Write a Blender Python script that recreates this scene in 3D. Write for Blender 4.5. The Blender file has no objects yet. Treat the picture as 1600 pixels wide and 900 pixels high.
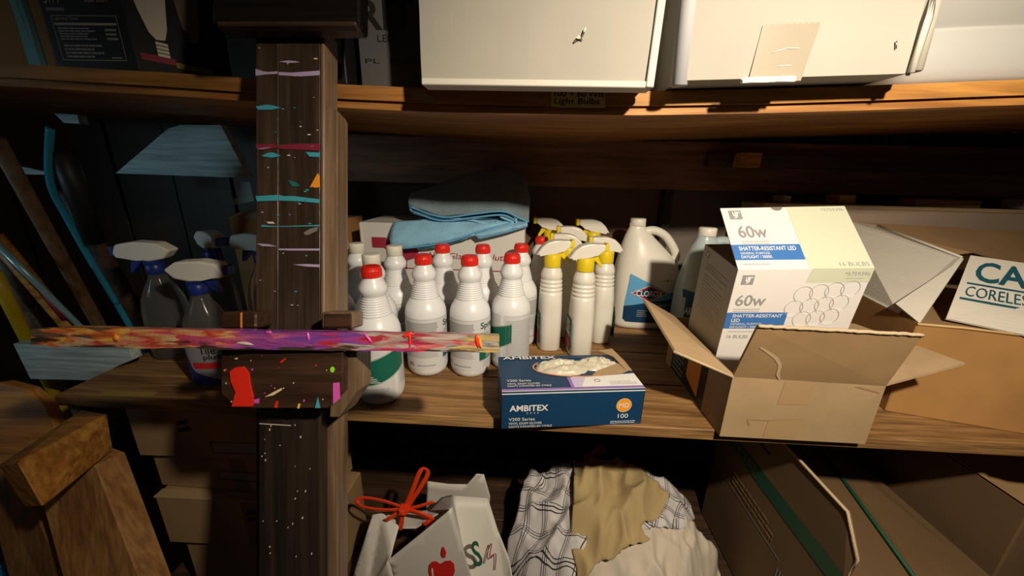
import bpy, bmesh, math, random
from mathutils import Vector, Matrix, noise
random.seed(7)
S = bpy.context.scene
COL = S.collection
R = math.radians

# ---------------------------------------------------------------- camera, light, exposure
cam = bpy.data.cameras.new('camera'); cam.sensor_width = 36; cam.lens = 575/1600*36; cam.clip_start = .02
co = bpy.data.objects.new('camera', cam); COL.objects.link(co)
CAMROT = Matrix.Rotation(R(2.5),3,'Z') @ Matrix.Rotation(R(73),3,'X') @ Matrix.Rotation(R(1.4),3,'Z')
co.matrix_world = Matrix.Translation((0,-.55,1.36)) @ CAMROT.to_4x4()
S.camera = co
w = bpy.data.worlds.new('world'); S.world = w; w.use_nodes = True
w.node_tree.nodes['Background'].inputs[0].default_value = (1,.80,.62,1)
w.node_tree.nodes['Background'].inputs[1].default_value = .022
def lamp(name, kind, loc, col, power, **k):
    l = bpy.data.lights.new(name, kind); l.color = col; l.energy = power
    for a, b in k.items(): setattr(l, a, b)
    o = bpy.data.objects.new(name, l); COL.objects.link(o); o.location = loc; return o
wl = lamp('work_lamp', 'SPOT', (.36,-.64,1.73), (1,.86,.67), 55, shadow_soft_size=.020, spot_size=R(122), spot_blend=1.0)
wl.rotation_euler = (Vector((.28,.1,.99))-Vector(wl.location)).to_track_quat('-Z','Y').to_euler()
d = lamp('daylight', 'AREA', (-2.5,-1.7,1.50), (.52,.84,1), .20, shape='RECTANGLE', size=.3, size_y=.3, spread=R(26))
d.rotation_euler = (Vector((-1.0,.35,1.25))-Vector(d.location)).to_track_quat('-Z','Y').to_euler()
vs = S.view_settings
vs.view_transform = 'Standard'; vs.look = 'None'; vs.gamma = 1; vs.use_curve_mapping = False; vs.exposure = 0.0

# ---------------------------------------------------------------- materials
def nodes(name):
    m = bpy.data.materials.new(name); m.use_nodes = True
    nt = m.node_tree; return m, nt, nt.nodes['Principled BSDF']
MC = {}
def mat(name, c, rough=.6, bump=0, bscale=60, var=0, vscale=8, trans=0, sss=0, coat=0, metal=0, stretch=(1,1,1), ior=1.45):
    if name in MC: return MC[name]
    m, nt, b = nodes(name); MC[name] = m
    b.inputs['Base Color'].default_value = (*c,1); b.inputs['Roughness'].default_value = rough
    b.inputs['Metallic'].default_value = metal; b.inputs['IOR'].default_value = ior
    b.inputs['Transmission Weight'].default_value = trans; b.inputs['Coat Weight'].default_value = coat
    if sss: b.inputs['Subsurface Weight'].default_value = sss; b.inputs['Subsurface Scale'].default_value = .01
    if bump or var:
        tc = nt.nodes.new('ShaderNodeTexCoord'); mp = nt.nodes.new('ShaderNodeMapping'); mp.inputs['Scale'].default_value = stretch
        nt.links.new(tc.outputs['Object'], mp.inputs['Vector'])
    if var:
        n = nt.nodes.new('ShaderNodeTexNoise'); n.inputs['Scale'].default_value = vscale; n.inputs['Detail'].default_value = 6
        nt.links.new(mp.outputs[0], n.inputs['Vector'])
        r = nt.nodes.new('ShaderNodeValToRGB'); r.color_ramp.elements[0].position = .3; r.color_ramp.elements[1].position = .7
        r.color_ramp.elements[0].color = (*[x*(1-var) for x in c],1); r.color_ramp.elements[1].color = (*[min(1,x*(1+var*.6)) for x in c],1)
        nt.links.new(n.outputs['Fac'], r.inputs[0]); nt.links.new(r.outputs[0], b.inputs['Base Color'])
    if bump:
        n = nt.nodes.new('ShaderNodeTexNoise'); n.inputs['Scale'].default_value = bscale; n.inputs['Detail'].default_value = 4
        nt.links.new(mp.outputs[0], n.inputs['Vector'])
        u = nt.nodes.new('ShaderNodeBump'); u.inputs['Strength'].default_value = bump; u.inputs['Distance'].default_value = .003
        nt.links.new(n.outputs['Fac'], u.inputs['Height']); nt.links.new(u.outputs[0], b.inputs['Normal'])
    return m
def wood(name, c1, c2, axis='x', rough=.62, scale=1.0, bump=.35, spec=.5):
    if name in MC: return MC[name]
    m, nt, b = nodes(name); MC[name] = m
    L = nt.links.new
    tc = nt.nodes.new('ShaderNodeTexCoord'); mp = nt.nodes.new('ShaderNodeMapping')
    s = {'x':(1.6,24,24),'y':(24,1.6,24),'z':(24,24,1.6)}[axis]
    mp.inputs['Scale'].default_value = tuple(v*scale for v in s); L(tc.outputs['Object'], mp.inputs['Vector'])
    n1 = nt.nodes.new('ShaderNodeTexNoise'); n1.inputs['Scale'].default_value = 1.3; n1.inputs['Detail'].default_value = 8; n1.inputs['Distortion'].default_value = 1.2
    n2 = nt.nodes.new('ShaderNodeTexNoise'); n2.inputs['Scale'].default_value = 5; n2.inputs['Detail'].default_value = 5
    n3 = nt.nodes.new('ShaderNodeTexNoise'); n3.inputs['Scale'].default_value = 5; n3.inputs['Detail'].default_value = 3
    L(mp.outputs[0], n1.inputs['Vector']); L(mp.outputs[0], n2.inputs['Vector']); L(tc.outputs['Object'], n3.inputs['Vector'])
    r = nt.nodes.new('ShaderNodeValToRGB'); e = r.color_ramp.elements
    e[0].position = .36; e[0].color = (*c1,1); e[1].position = .62; e[1].color = (*c2,1)
    L(n1.outputs['Fac'], r.inputs[0])
    mx = nt.nodes.new('ShaderNodeMix'); mx.data_type = 'RGBA'; mx.blend_type = 'MULTIPLY'; mx.inputs['Factor'].default_value = .55
    r2 = nt.nodes.new('ShaderNodeValToRGB'); r2.color_ramp.elements[0].position = .35; r2.color_ramp.elements[0].color = (.35,.33,.32,1); r2.color_ramp.elements[1].position = .6
    L(n2.outputs['Fac'], r2.inputs[0]); L(r.outputs[0], mx.inputs['A']); L(r2.outputs[0], mx.inputs['B'])
    mx2 = nt.nodes.new('ShaderNodeMix'); mx2.data_type = 'RGBA'; mx2.blend_type = 'MULTIPLY'; mx2.inputs['Factor'].default_value = .4
    r3 = nt.nodes.new('ShaderNodeValToRGB'); r3.color_ramp.elements[0].position = .35; r3.color_ramp.elements[0].color = (.45,.42,.4,1); r3.color_ramp.elements[1].position = .65
    L(n3.outputs['Fac'], r3.inputs[0]); L(mx.outputs['Result'], mx2.inputs['A']); L(r3.outputs[0], mx2.inputs['B'])
    L(mx2.outputs['Result'], b.inputs['Base Color'])
    b.inputs['Roughness'].default_value = rough; b.inputs['Specular IOR Level'].default_value = spec
    u = nt.nodes.new('ShaderNodeBump'); u.inputs['Strength'].default_value = bump; u.inputs['Distance'].default_value = .004
    L(n2.outputs['Fac'], u.inputs['Height']); L(u.outputs[0], b.inputs['Normal'])
    return m
W_SHELF = wood('shelf_pine', (.22,.105,.032), (.42,.235,.085), scale=1.4, bump=.6)
W_UP = wood('upper_pine', (.36,.14,.025), (.60,.28,.06))
W_DARK = wood('dark_brown_wood', (.055,.026,.012), (.11,.055,.026))
W_BRACE = wood('brace_wood', (.20,.09,.04), (.32,.16,.075))
W_EASEL = wood('easel_walnut', (.030,.019,.012), (.075,.047,.030), 'y', rough=.38)
W_EASELX = wood('easel_walnut_cross', (.035,.017,.010), (.07,.034,.02), 'x', rough=.3)
W_EDGE = wood('easel_edge', (.14,.088,.048), (.24,.155,.09), 'y', rough=.4)
W_LUM = wood('lumber', (.44,.17,.025), (.68,.32,.065), rough=.5)
W_DAYLIT = wood('daylight_tinted_wood', (.44,.57,.57), (.62,.74,.72), bump=.8)  # whitish wood with blue daylight mixed into its colour
W_HAND = wood('handle_wood', (.16,.085,.035), (.26,.14,.06), 'z')
CARD = mat('cardboard', (.36,.245,.13), .85, bump=.15, bscale=40, var=.12, vscale=14)
CARD2 = mat('cardboard_orange', (.40,.205,.065), .85, bump=.15, bscale=30, var=.16, vscale=10)
CARD_IN = mat('cardboard_inside', (.40,.275,.15), .88, var=.08, vscale=30)
CARD_D = mat('cardboard_dull', (.33,.205,.095), .88, var=.12, vscale=12)
CARD_EDGE = mat('cardboard_cut_edge', (.55,.42,.27), .9, bump=.6, bscale=500)
WHITEBOX = mat('white_cardboard', (.375,.352,.30), .78, bump=.06, bscale=30, var=.05, vscale=9)
WHITEEDGE = mat('white_cardboard_edge', (.60,.57,.50), .8)
GREYSIDE = mat('grey_side', (.50,.50,.52), .7)
HDPE = mat('white_plastic', (.80,.815,.82), .32, sss=.08)
HDPE_W = mat('warm_white_plastic', (.80,.77,.68), .36, sss=.08)
REDCAP = mat('red_plastic', (.72,.020,.010), .36)
WCAP = mat('cream_cap', (.78,.74,.64), .45)
YEL = mat('yellow_plastic', (.80,.60,.015), .36)
PAPER = mat('label_paper', (.66,.66,.66), .55)
GREY = mat('grey_print', (.28,.28,.28), .7)
LGREY = mat('light_grey_print', (.40,.40,.395), .7)
GREEN = mat('green_print', (.010,.13,.085), .5)
WPRINT = mat('white_print', (.80,.79,.76), .6)
BLACK = mat('black_print', (.012,.011,.011), .5)
NAVY = mat('navy_print', (.008,.045,.115), .38)
BLUEB = mat('blue_print', (.045,.17,.48), .5)
RED = mat('red_print', (.55,.018,.02), .5)
MAROON = mat('maroon_print', (.34,.02,.045), .6)
ORANGE = mat('orange_print', (.82,.33,.03), .5)
PURP = mat('purple_print', (.30,.17,.52), .5)
LILAC = mat('lilac_print', (.60,.52,.72), .5)
TEAL = mat('teal_print', (.01,.085,.125), .5)
DKGREEN = mat('dark_green_print', (.010,.085,.038), .6)
DBLUE = mat('dark_blue_plastic', (.012,.03,.20), .35)

# ---------------------------------------------------------------- helpers
def link(name, me, m, parent=None, world=True):
    o = bpy.data.objects.new(name, me); COL.objects.link(o)
    if m is not None and not me.materials: me.materials.append(m)
    if parent is not None:
        o.parent = parent
        if world: o.matrix_parent_inverse = parent.matrix_basis.inverted() if parent.parent is None else (parent.parent.matrix_basis @ parent.matrix_parent_inverse @ parent.matrix_basis).inverted()
    return o
def tag(o, label, cat, group=None):
    o['label'] = label; o['category'] = cat
    if group: o['group'] = group
    return o
def thing(name, label, cat, loc=(0,0,0), rot=None, group=None):
    o = bpy.data.objects.new(name, None); COL.objects.link(o); o.empty_display_size = .05
    mt = Matrix.Translation(loc)
    if rot is not None:
        mt = mt @ (rot.to_4x4() if isinstance(rot, Matrix) else Matrix.Rotation(rot,4,'Z'))
    o.matrix_basis = mt
    return tag(o, label, cat, group)
def mesh(verts, faces, smooth=False, name='m'):
    me = bpy.data.meshes.new(name); me.from_pydata([tuple(v) for v in verts], [], faces); me.update()
    if smooth: me.polygons.foreach_set('use_smooth', [True]*len(me.polygons))
    return me
def bm_mesh(bm, smooth=False):
    me = bpy.data.meshes.new('m'); bmesh.ops.recalc_face_normals(bm, faces=bm.faces); bm.to_mesh(me); bm.free()
    if smooth: me.polygons.foreach_set('use_smooth', [True]*len(me.polygons))
    return me
def hexa(p, bevel=0, seg=1):
    """8 points: bottom 4 (ccw) then top 4"""
    bm = bmesh.new(); v = [bm.verts.new(q) for q in p]
    for f in ((3,2,1,0),(4,5,6,7),(0,1,5,4),(1,2,6,5),(2,3,7,6),(3,0,4,7)): bm.faces.new([v[i] for i in f])
    if bevel: bmesh.ops.bevel(bm, geom=bm.edges[:], offset=bevel, segments=seg, affect='EDGES', profile=.5)
    return bm_mesh(bm)
def boxm(x0,x1,y0,y1,z0,z1,bevel=0,seg=1):
    return hexa([(x0,y0,z0),(x1,y0,z0),(x1,y1,z0),(x0,y1,z0),(x0,y0,z1),(x1,y0,z1),(x1,y1,z1),(x0,y1,z1)],bevel,seg)
def prism(pts, n, t, bevel=0, seg=2):
    """polygon pts extruded by t along -n"""
    n = Vector(n).normalized()
    bm = bmesh.new(); a = [bm.verts.new(Vector(p)) for p in pts]; b = [bm.verts.new(Vector(p)-n*t) for p in pts]
    bm.faces.new(a); bm.faces.new(b[::-1]); k = len(pts)
    for i in range(k): bm.faces.new([a[i],b[i],b[(i+1)%k],a[(i+1)%k]])
    if bevel: bmesh.ops.bevel(bm, geom=bm.edges[:], offset=bevel, segments=seg, affect='EDGES', profile=.5)
    return bm_mesh(bm)
def panel(pts, t=.004):
    P = [Vector(p) for p in pts]; n = Vector((0,0,0))
    for i in range(len(P)):
        a, b = P[i], P[(i+1)%len(P)]; n += a.cross(b)
    return prism(pts, n, t)
def lathe(prof, seg=40, smooth=True):
    v = []; f = []
    for r, z in prof:
        for i in range(seg):
            a = 2*math.pi*i/seg; v.append((r*math.cos(a), r*math.sin(a), z))
    for j in range(len(prof)-1):
        for i in range(seg):
            k = (i+1)%seg; f.append((j*seg+i, j*seg+k, (j+1)*seg+k, (j+1)*seg+i))
    f.append(tuple(range(seg-1,-1,-1))); f.append(tuple((len(prof)-1)*seg+i for i in range(seg)))
    return mesh(v, f, smooth)
def loft(secs, seg=40, smooth=True, p=2.6):
    """secs: (z, hx, hy, cx, cy) superellipse sections"""
    v = []; f = []
    for s in secs:
        z, hx, hy, cx, cy = s[:5]; q = s[5] if len(s) > 5 else p
        for i in range(seg):
            a = 2*math.pi*i/seg; c, n = math.cos(a), math.sin(a)
            v.append((cx+hx*math.copysign(abs(c)**(2/q),c), cy+hy*math.copysign(abs(n)**(2/q),n), z))
    for j in range(len(secs)-1):
        for i in range(seg):
            k = (i+1)%seg; f.append((j*seg+i, j*seg+k, (j+1)*seg+k, (j+1)*seg+i))
    f.append(tuple(range(seg-1,-1,-1))); f.append(tuple((len(secs)-1)*seg+i for i in range(seg)))
    return mesh(v, f, smooth)
def tube(path, rad, seg=10, smooth=True, flat=1.0, up=(0,0,1)):
    P = [Vector(p) for p in path]; v = []; f = []; n = len(P)
    for i, p in enumerate(P):
        t = (P[min(i+1,n-1)]-P[max(i-1,0)]).normalized(); s = t.cross(Vector(up))
        if s.length < 1e-4: s = t.cross(Vector((1,0,0)))
        s.normalize(); u = s.cross(t); r = rad[i] if isinstance(rad,(list,tuple)) else rad
        for k in range(seg):
            a = 2*math.pi*k/seg; v.append(p+s*(r*math.cos(a))+u*(r*flat*math.sin(a)))
    for i in range(n-1):
        for k in range(seg):
            q = (k+1)%seg; f.append((i*seg+k,i*seg+q,(i+1)*seg+q,(i+1)*seg+k))
    f.append(tuple(range(seg-1,-1,-1))); f.append(tuple((n-1)*seg+i for i in range(seg)))
    me = mesh(v, f, smooth); return me
def smoothpath(pts, n=6):
    P = [Vector(p) for p in pts]; out = []
    for i in range(len(P)-1):
        a = P[max(i-1,0)]; b = P[i]; c = P[i+1]; d = P[min(i+2,len(P)-1)]
        for k in range(n):
            t = k/n
            out.append(.5*((2*b)+(c-a)*t+(2*a-5*b+4*c-d)*t*t+(3*b-a-3*c+d)*t*t*t))
    out.append(P[-1]); return out
class Frame:
    """flat face: origin, right, up"""
    def __init__(s, o, ex, ey, unit=True):
        s.o = Vector(o); s.ex = Vector(ex); s.ey = Vector(ey)
        if unit: s.ex.normalize(); s.ey.normalize()
        s.n = s.ex.cross(s.ey).normalized()
    def P(s, a, b, off): return s.o+s.ex*a+s.ey*b+s.n*off
class Quad:
    """bilinear face from four corners bl, br, tr, tl; a and b in 0..1"""
    def __init__(s, bl, br, tr, tl):
        s.q = [Vector(p) for p in (bl,br,tr,tl)]; s.n = (s.q[1]-s.q[0]).cross(s.q[3]-s.q[0]).normalized()
    def P(s, a, b, off):
        q = s.q; return q[0]*(1-a)*(1-b)+q[1]*a*(1-b)+q[2]*a*b+q[3]*(1-a)*b+s.n*off
class Cyl:
    """a = degrees round the axis, 0 faces -y, growing to +x; b = height"""
    def __init__(s, r, rot=0): s.r = r; s.rot = rot
    def P(s, a, b, off):
        r = s.r(b) if callable(s.r) else s.r
        t = R(a+s.rot-90); return Vector(((r+off)*math.cos(t), (r+off)*math.sin(t), b))
def dec(fr, name, polys, m, parent, off=.0004, world=True):
    v = []; f = []
    for p in polys:
        i = len(v); v += [fr.P(a,b,off) for a,b in p]; f.append(tuple(range(i,i+len(p))))
    return link(name, mesh(v,f), m, parent, world)
def rects(fr, name, rs, m, parent, off=.0004, nx=1, world=True):
    v = []; f = []
    for (a0,b0,a1,b1) in rs:
        i = len(v)
        for k in range(nx+1):
            a = a0+(a1-a0)*k/nx; v.append(fr.P(a,b0,off)); v.append(fr.P(a,b1,off))
        for k in range(nx): f.append((i+2*k,i+2*k+2,i+2*k+3,i+2*k+1))
    return link(name, mesh(v,f), m, parent, world)
TC = {}
def text(fr, s, box, m, parent, off=.0006, world=True, shear=0, bold=0, name='lettering'):
    """s fitted into (a0,b0,a1,b1) of the frame"""
    key = (s, shear, bold)
    if key not in TC:
        c = bpy.data.curves.new('t','FONT'); c.body = s; c.resolution_u = 3; c.fill_mode = 'FRONT'; c.shear = shear; c.offset = bold
        o = bpy.data.objects.new('t', c); COL.objects.link(o); bpy.context.view_layer.update()
        me = bpy.data.meshes.new_from_object(o); bpy.data.objects.remove(o)
        V = [tuple(v.co) for v in me.vertices]; F = [tuple(p.vertices) for p in me.polygons]
        bpy.data.meshes.remove(me)
        x0 = min(v[0] for v in V); x1 = max(v[0] for v in V); y0 = min(v[1] for v in V); y1 = max(v[1] for v in V)
        TC[key] = ([((v[0]-x0)/(x1-x0),(v[1]-y0)/(y1-y0)) for v in V], F)
    V, F = TC[key]; a0,b0,a1,b1 = box
    return link(name, mesh([fr.P(a0+(a1-a0)*x, b0+(b1-b0)*y, off) for x,y in V], F), m, parent, world)
def fine(fr, a0, b0, a1, b1, n, m, parent, fill=.5, off=.0005, world=True, nx=1, seed=1, ragged=.25, name='fine_print'):
    """rows of tiny print too small to read"""
    rg = random.Random(seed); rs = []; h = (b1-b0)/n
    for i in range(n):
        b = b0+h*i; e = a1-(a1-a0)*ragged*rg.random()**2
        if nx > 1: rs.append((a0,b,e,b+h*fill)); continue
        a = a0
        while a < e:
            L = (a1-a0)*(.05+.12*rg.random()); rs.append((a,b,min(a+L,e),b+h*fill)); a += L+(a1-a0)*.018
    return rects(fr, name, rs, m, parent, off, nx, world)
def ell(cx, cy, rx, ry, n=28, a0=0, a1=360):
    return [(cx+rx*math.cos(R(a0+(a1-a0)*i/n)), cy+ry*math.sin(R(a0+(a1-a0)*i/n))) for i in range(n)]
def ring(fr, name, cx, cy, rx, ry, t, m, parent, off=.0005, a0=0, a1=360, n=26, world=True):
    ps = []
    for i in range(n):
        p, q = R(a0+(a1-a0)*i/n), R(a0+(a1-a0)*(i+1)/n)
        ps.append([(cx+rx*math.cos(p),cy+ry*math.sin(p)),(cx+rx*math.cos(q),cy+ry*math.sin(q)),(cx+(rx-t)*math.cos(q),cy+(ry-t)*math.sin(q)),(cx+(rx-t)*math.cos(p),cy+(ry-t)*math.sin(p))])
    return dec(fr, name, ps, m, parent, off, world)
def struct(o): o['kind'] = 'structure'; return o

# ---------------------------------------------------------------- the setting
FLOOR = mat('concrete', (.10,.085,.07), .9, bump=.3, bscale=30, var=.3, vscale=6)
struct(link('floor', boxm(-3,3,-2.5,1.2,-.05,0), FLOOR))
WALLM = wood('wall_board', (.022,.012,.007), (.04,.022,.013), 'z')
wb = struct(link('wall_back', boxm(-2.2,2.6,.70,.78,0,2.6), mat('dark_wall', (.03,.02,.014), .9, var=.3)))
for i in range(24):                                # boards of the back wall, with gaps
    x = -2.2+i*.2
    link('wall_plank', boxm(x+.003,x+.197,.682-.004*(i%2),.70,0,2.6,.002), WALLM, wb)

# the shelving boards
up = thing('upper_shelf', 'sagging brown wooden upper shelf under the white boxes', 'shelf', (0,.3,1.46))
mid = thing('middle_shelf', 'rough brown wooden middle shelf under the bottles and cartons', 'shelf', (0,.3,.927))
low = thing('lower_shelf', 'dark wooden bottom shelf under the clothes and bag', 'shelf', (0,.3,.355))
SAG = [(-1.6,1.523),(-.752,1.4985),(-.534,1.490),(-.384,1.483),(-.285,1.478),(-.15,1.4745),(-.03,1.473),(.154,1.475),(.303,1.4795),(.475,1.487),(.613,1.494),(1.7,1.541)]
def sag(x):                                        # sag of the upper board under the boxes
    for (a,za),(b,zb) in zip(SAG,SAG[1:]):
        if x <= b: return za+(zb-za)*(x-a)/(b-a)
def strip(y0, y1, ztop, zbot, x0=-1.5, x1=1.6, n=62):
    v = []; f = []
    for i in range(n+1):
        x = x0+(x1-x0)*i/n
        v += [(x,y0,zbot(x)),(x,y1,zbot(x)),(x,y1,ztop(x)),(x,y0,ztop(x))]
    for i in range(n):
        a = 4*i; b = a+4
        for k in range(4): f.append((a+k,a+(k+1)%4,b+(k+1)%4,b+k))
    f.append((0,3,2,1)); f.append((4*n,4*n+1,4*n+2,4*n+3)); me = mesh(v,f)
    bm = bmesh.new(); bm.from_mesh(me); bpy.data.meshes.remove(me); return bm_mesh(bm)
link('shelf_board', strip(.02,.30,sag,lambda x: sag(x)-.0185), W_UP, up)
link('shelf_board', strip(.303,.60,sag,lambda x: sag(x)-.0185), W_UP, up)
link('stiffener', strip(.026,.05,lambda x: sag(x)-.0190,lambda x: sag(x)-.0295), W_UP, up)
for y0,y1 in ((0,.138),(.141,.285),(.288,.43),(.433,.60)):      # boards of the middle shelf
    link('shelf_board', boxm(-.87,1.5,y0,y1,.929,.95,.0015), W_SHELF, mid)
for y0,y1 in ((.0,.29),(.293,.60)):
    link('shelf_board', boxm(-.87,1.5,y0,y1,.355,.38,.002), W_DARK, low)
link('brace', boxm(-.62,1.7,.562,.60,1.332,1.462,.002), W_BRACE, wb)
BACKP = mat('back_panel', (.17,.105,.065), .85, var=.25, vscale=3, bump=.1)
BACKG = mat('back_panel_grey', (.20,.16,.135), .85, var=.2, vscale=3)
link('panel', boxm(-.02,.400,.645,.66,.96,1.345), BACKP, wb)
link('panel', boxm(.428,1.6,.645,.66,.96,1.345), BACKG, wb)
link('panel', boxm(-.62,-.03,.645,.66,.96,1.345), mat('back_panel_dark', (.05,.03,.018), .9), wb)
link('post', boxm(.402,.426,.605,.64,.95,1.34), mat('post_dark', (.045,.035,.03), .8), wb)
for x in (-.66, 1.45):
    link('post', boxm(x-.045,x+.045,.602,.64,0,2.3,.003), W_DARK, wb)
link('ledger', boxm(.48,1.6,.535,.56,1.395,1.43,.002), W_DARK, wb)
link('ledger_end', boxm(.545,.60,.50,.535,1.395,1.432,.002), W_LUM, wb)
# ---------------------------------------------------------------- on the upper shelf
def carton_walls(root, x0,x1,y0,y1,z0,z1,m,bev=.003,name='body'):
    return link(name, boxm(x0,x1,y0,y1,z0,z1,bev,2), m, root)
# large white box with a tear
zb = 1.4805
t = thing('white_box', 'plain white cardboard box with a small torn hole on its front', 'box', (0,.1,zb))
def bulged(x0,x1,y0,y1,z0,z1,bul=.004,n=14):      # box with slightly soft, bowed faces
    bm = bmesh.new(); bmesh.ops.create_cube(bm, size=1)
    bmesh.ops.subdivide_edges(bm, edges=bm.edges[:], cuts=n, use_grid_fill=True)
    for v in bm.verts:
        p = v.co*2; q = Vector(p)
        fx = (1-p.y**2)*(1-p.z**2); fy = (1-p.x**2)*(1-p.z**2)
        k = noise.noise(Vector((p.x*2+x0*9,p.y*2,p.z*2)))*.0016
        v.co = Vector(((x0+x1)/2+(x1-x0)/2*p.x, (y0+y1)/2+(y1-y0)/2*p.y, (z0+z1)/2+(z1-z0)/2*p.z))
        if abs(p.x) > .99: v.co.x += math.copysign(bul*fx,p.x)+k
        if abs(p.y) > .99: v.co.y += math.copysign(bul*fy,p.y)+k
    me = bm_mesh(bm)
    return me
b = link('body', bulged(-.1445,.1455,-.030,.36,zb-.005,zb+.27,.002), WHITEBOX, t)
link('front_edge_fold', boxm(-.1445,.147,-.0325,-.0015,zb-.0125,zb-.005,.001), WHITEEDGE, t)
link('side_edge_fold', hexa([(.1375,-.0345,zb-.012),(.147,-.0335,zb-.012),(.147,-.0295,zb-.012),(.1375,-.0295,zb-.012),(.1435,-.0345,zb+.26),(.153,-.0335,zb+.26),(.153,-.0295,zb+.26),(.1435,-.0295,zb+.26)],.001), WHITEEDGE, t)
fr = Frame((0,-.0322,zb), (1,0,0), (0,0,1))
HOLE = mat('torn_hole', (.10,.07,.05), .9); TORN = mat('torn_paper', (.75,.68,.55), .9)
link('tear', mesh([fr.P(a,c,.0004) for a,c in ((.0445,.0365),(.048,.0395),(.052,.0392),(.0555,.0415),(.0575,.0455),(.0575,.0492),(.0562,.0487),(.0552,.0450),(.0535,.0420),(.056,.0372),(.052,.0385),(.049,.0372),(.046,.0350))],[tuple(range(13))]), HOLE, t)
link('torn_flap', panel([fr.P(a,c,.003) for a,c in ((.0475,.0395),(.0505,.0425),(.0530,.0400),(.0525,.0388))],.0006), TORN, t)
link('torn_flap', panel([fr.P(a,c,.003) for a,c in ((.0555,.0450),(.0572,.0500),(.0590,.0505),(.0578,.0470))],.0006), TORN, t)
# second white box with tape
t2 = thing('white_box', 'white cardboard box with a wide strip of clear packing tape on its front', 'box', (.31,.1,zb))
b = link('body', bulged(.178,.447,-.028,.36,zb-.004,zb+.27,.0008), WHITEBOX, t2)
link('rounded_corner', tube([(.181,-.020,zb-.008),(.184,-.020,zb+.27)],.0105,12), GREYSIDE, t2)
fr2 = Frame((0,-.0292,zb), (1,0,0), (0,0,1))
TAPE = mat('packing_tape', (.33,.285,.22), .3, coat=.2)
zig = []
for i in range(21): zig.append((.268+.0655*i/20, .0520+(.0018 if i%2 else 0)-.0008))
pts = [(.261,-.0085),(.323,-.0085)]+zig[::-1]
link('packing_tape', prism([fr2.P(a,c,.0008) for a,c in pts], fr2.n, .0006), TAPE, t2)
link('tape_crease', tube([fr2.P(.283,.0225,.001),fr2.P(.300,.0265,.0012),fr2.P(.314,.0262,.001)],.0005,5), mat('crease_white', (.85,.8,.7), .4), t2)
link('tape_crease', tube([fr2.P(.293,.0078,.001),fr2.P(.309,.0085,.001)],.0005,5), MC['crease_white'], t2)
link('crumpled_tape', bulged(.252,.314,-.0345,-.030,zb-.010,zb-.004,.001,8), MC['crease_white'], t2)
for c in (.026,.081):
    link('staple', tube([fr2.P(.4245,c-.004,.0012),fr2.P(.4225,c+.004,.0018)],.0008,6), mat('steel', (.6,.6,.6), .3, metal=1), t2)
link('flap_edge', tube([(.4465,-.0325,zb-.004),(.4475,-.036,zb+.05),(.4475,-.036,zb+.12),(.447,-.032,zb+.26)],.0035,8), WHITEEDGE, t2)
link('crushed_edge', tube([(.452,-.030,zb-.002),(.458,-.024,zb+.06),(.463,-.022,zb+.26)],.0075,8), WHITEBOX, t2)
link('side_wing', panel([(.447,-.030,zb-.006),(.468,-.008,zb-.002),(.484,-.004,zb+.12),(.447,-.030,zb+.26)],.003), WHITEBOX, t2)
t2.matrix_basis = Matrix.Translation((.31,.1,zb+.0062)) @ Matrix.Rotation(R(-2.3),4,'Y')
# white plastic bin
BIN = mat('white_bin_plastic', (.50,.49,.465), .28, sss=.05)
zb3 = 1.497
t3 = thing('plastic_bin', 'glossy white plastic storage bin with rounded corners and a moulded ridge', 'bin', (.68,.12,zb3))
link('body', loft([(zb3-.006,.172,.125,.66,.106,9),(zb3+.001,.178,.131,.66,.106,9),(zb3+.012,.182,.135,.66,.106,9),(zb3+.054,.185,.138,.66,.106,9),(zb3+.056,.183,.136,.66,.106,9),(zb3+.059,.183,.136,.66,.106,9),(zb3+.062,.188,.141,.66,.106,9),(zb3+.25,.196,.149,.66,.106,9)],72), BIN, t3)
link('rim', loft([(zb3+.25,.205,.156,.66,.106,9),(zb3+.262,.207,.158,.66,.106,9)],72), BIN, t3)
t3.matrix_basis = Matrix.Translation((.70,.185,zb3+.009)) @ Matrix.Rotation(R(-2.3),4,'Y')
# handwritten label and scrap
n1 = thing('paper_note', 'small yellowed paper label handwritten about light bulbs on the shelf edge', 'label', (0.06, 0.019, 1.459))
NOTE = mat('yellowed_paper', (.60,.50,.18), .8)
nf = Quad((0.024, 0.019, 1.453),(0.099, 0.019, 1.453),(0.097, 0.019, 1.476),(0.022, 0.019, 1.476))
link('paper', prism([nf.P(0,0,0),nf.P(1,0,0),nf.P(1,1,0),nf.P(0,1,0)], nf.n, .0008), NOTE, n1)
text(nf, 'Light Bulbs', (.05,.08,.9,.50), BLACK, n1, .0004, shear=.12, bold=.012)
text(nf, '100 + 60 Wtt', (.06,.58,.98,.92), BLACK, n1, .0004, shear=.12, bold=.012)
sc = link('cardboard_scrap', prism([(-0.171, 0.019, 1.471),(-0.177, 0.019, 1.46),(-0.147, 0.019, 1.457),(-0.139, 0.019, 1.459),(-0.158, 0.019, 1.472)], (0,-1,0), .0009), CARD, None)
tag(sc, 'torn bit of brown cardboard stuck to the upper shelf edge', 'cardboard')

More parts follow.
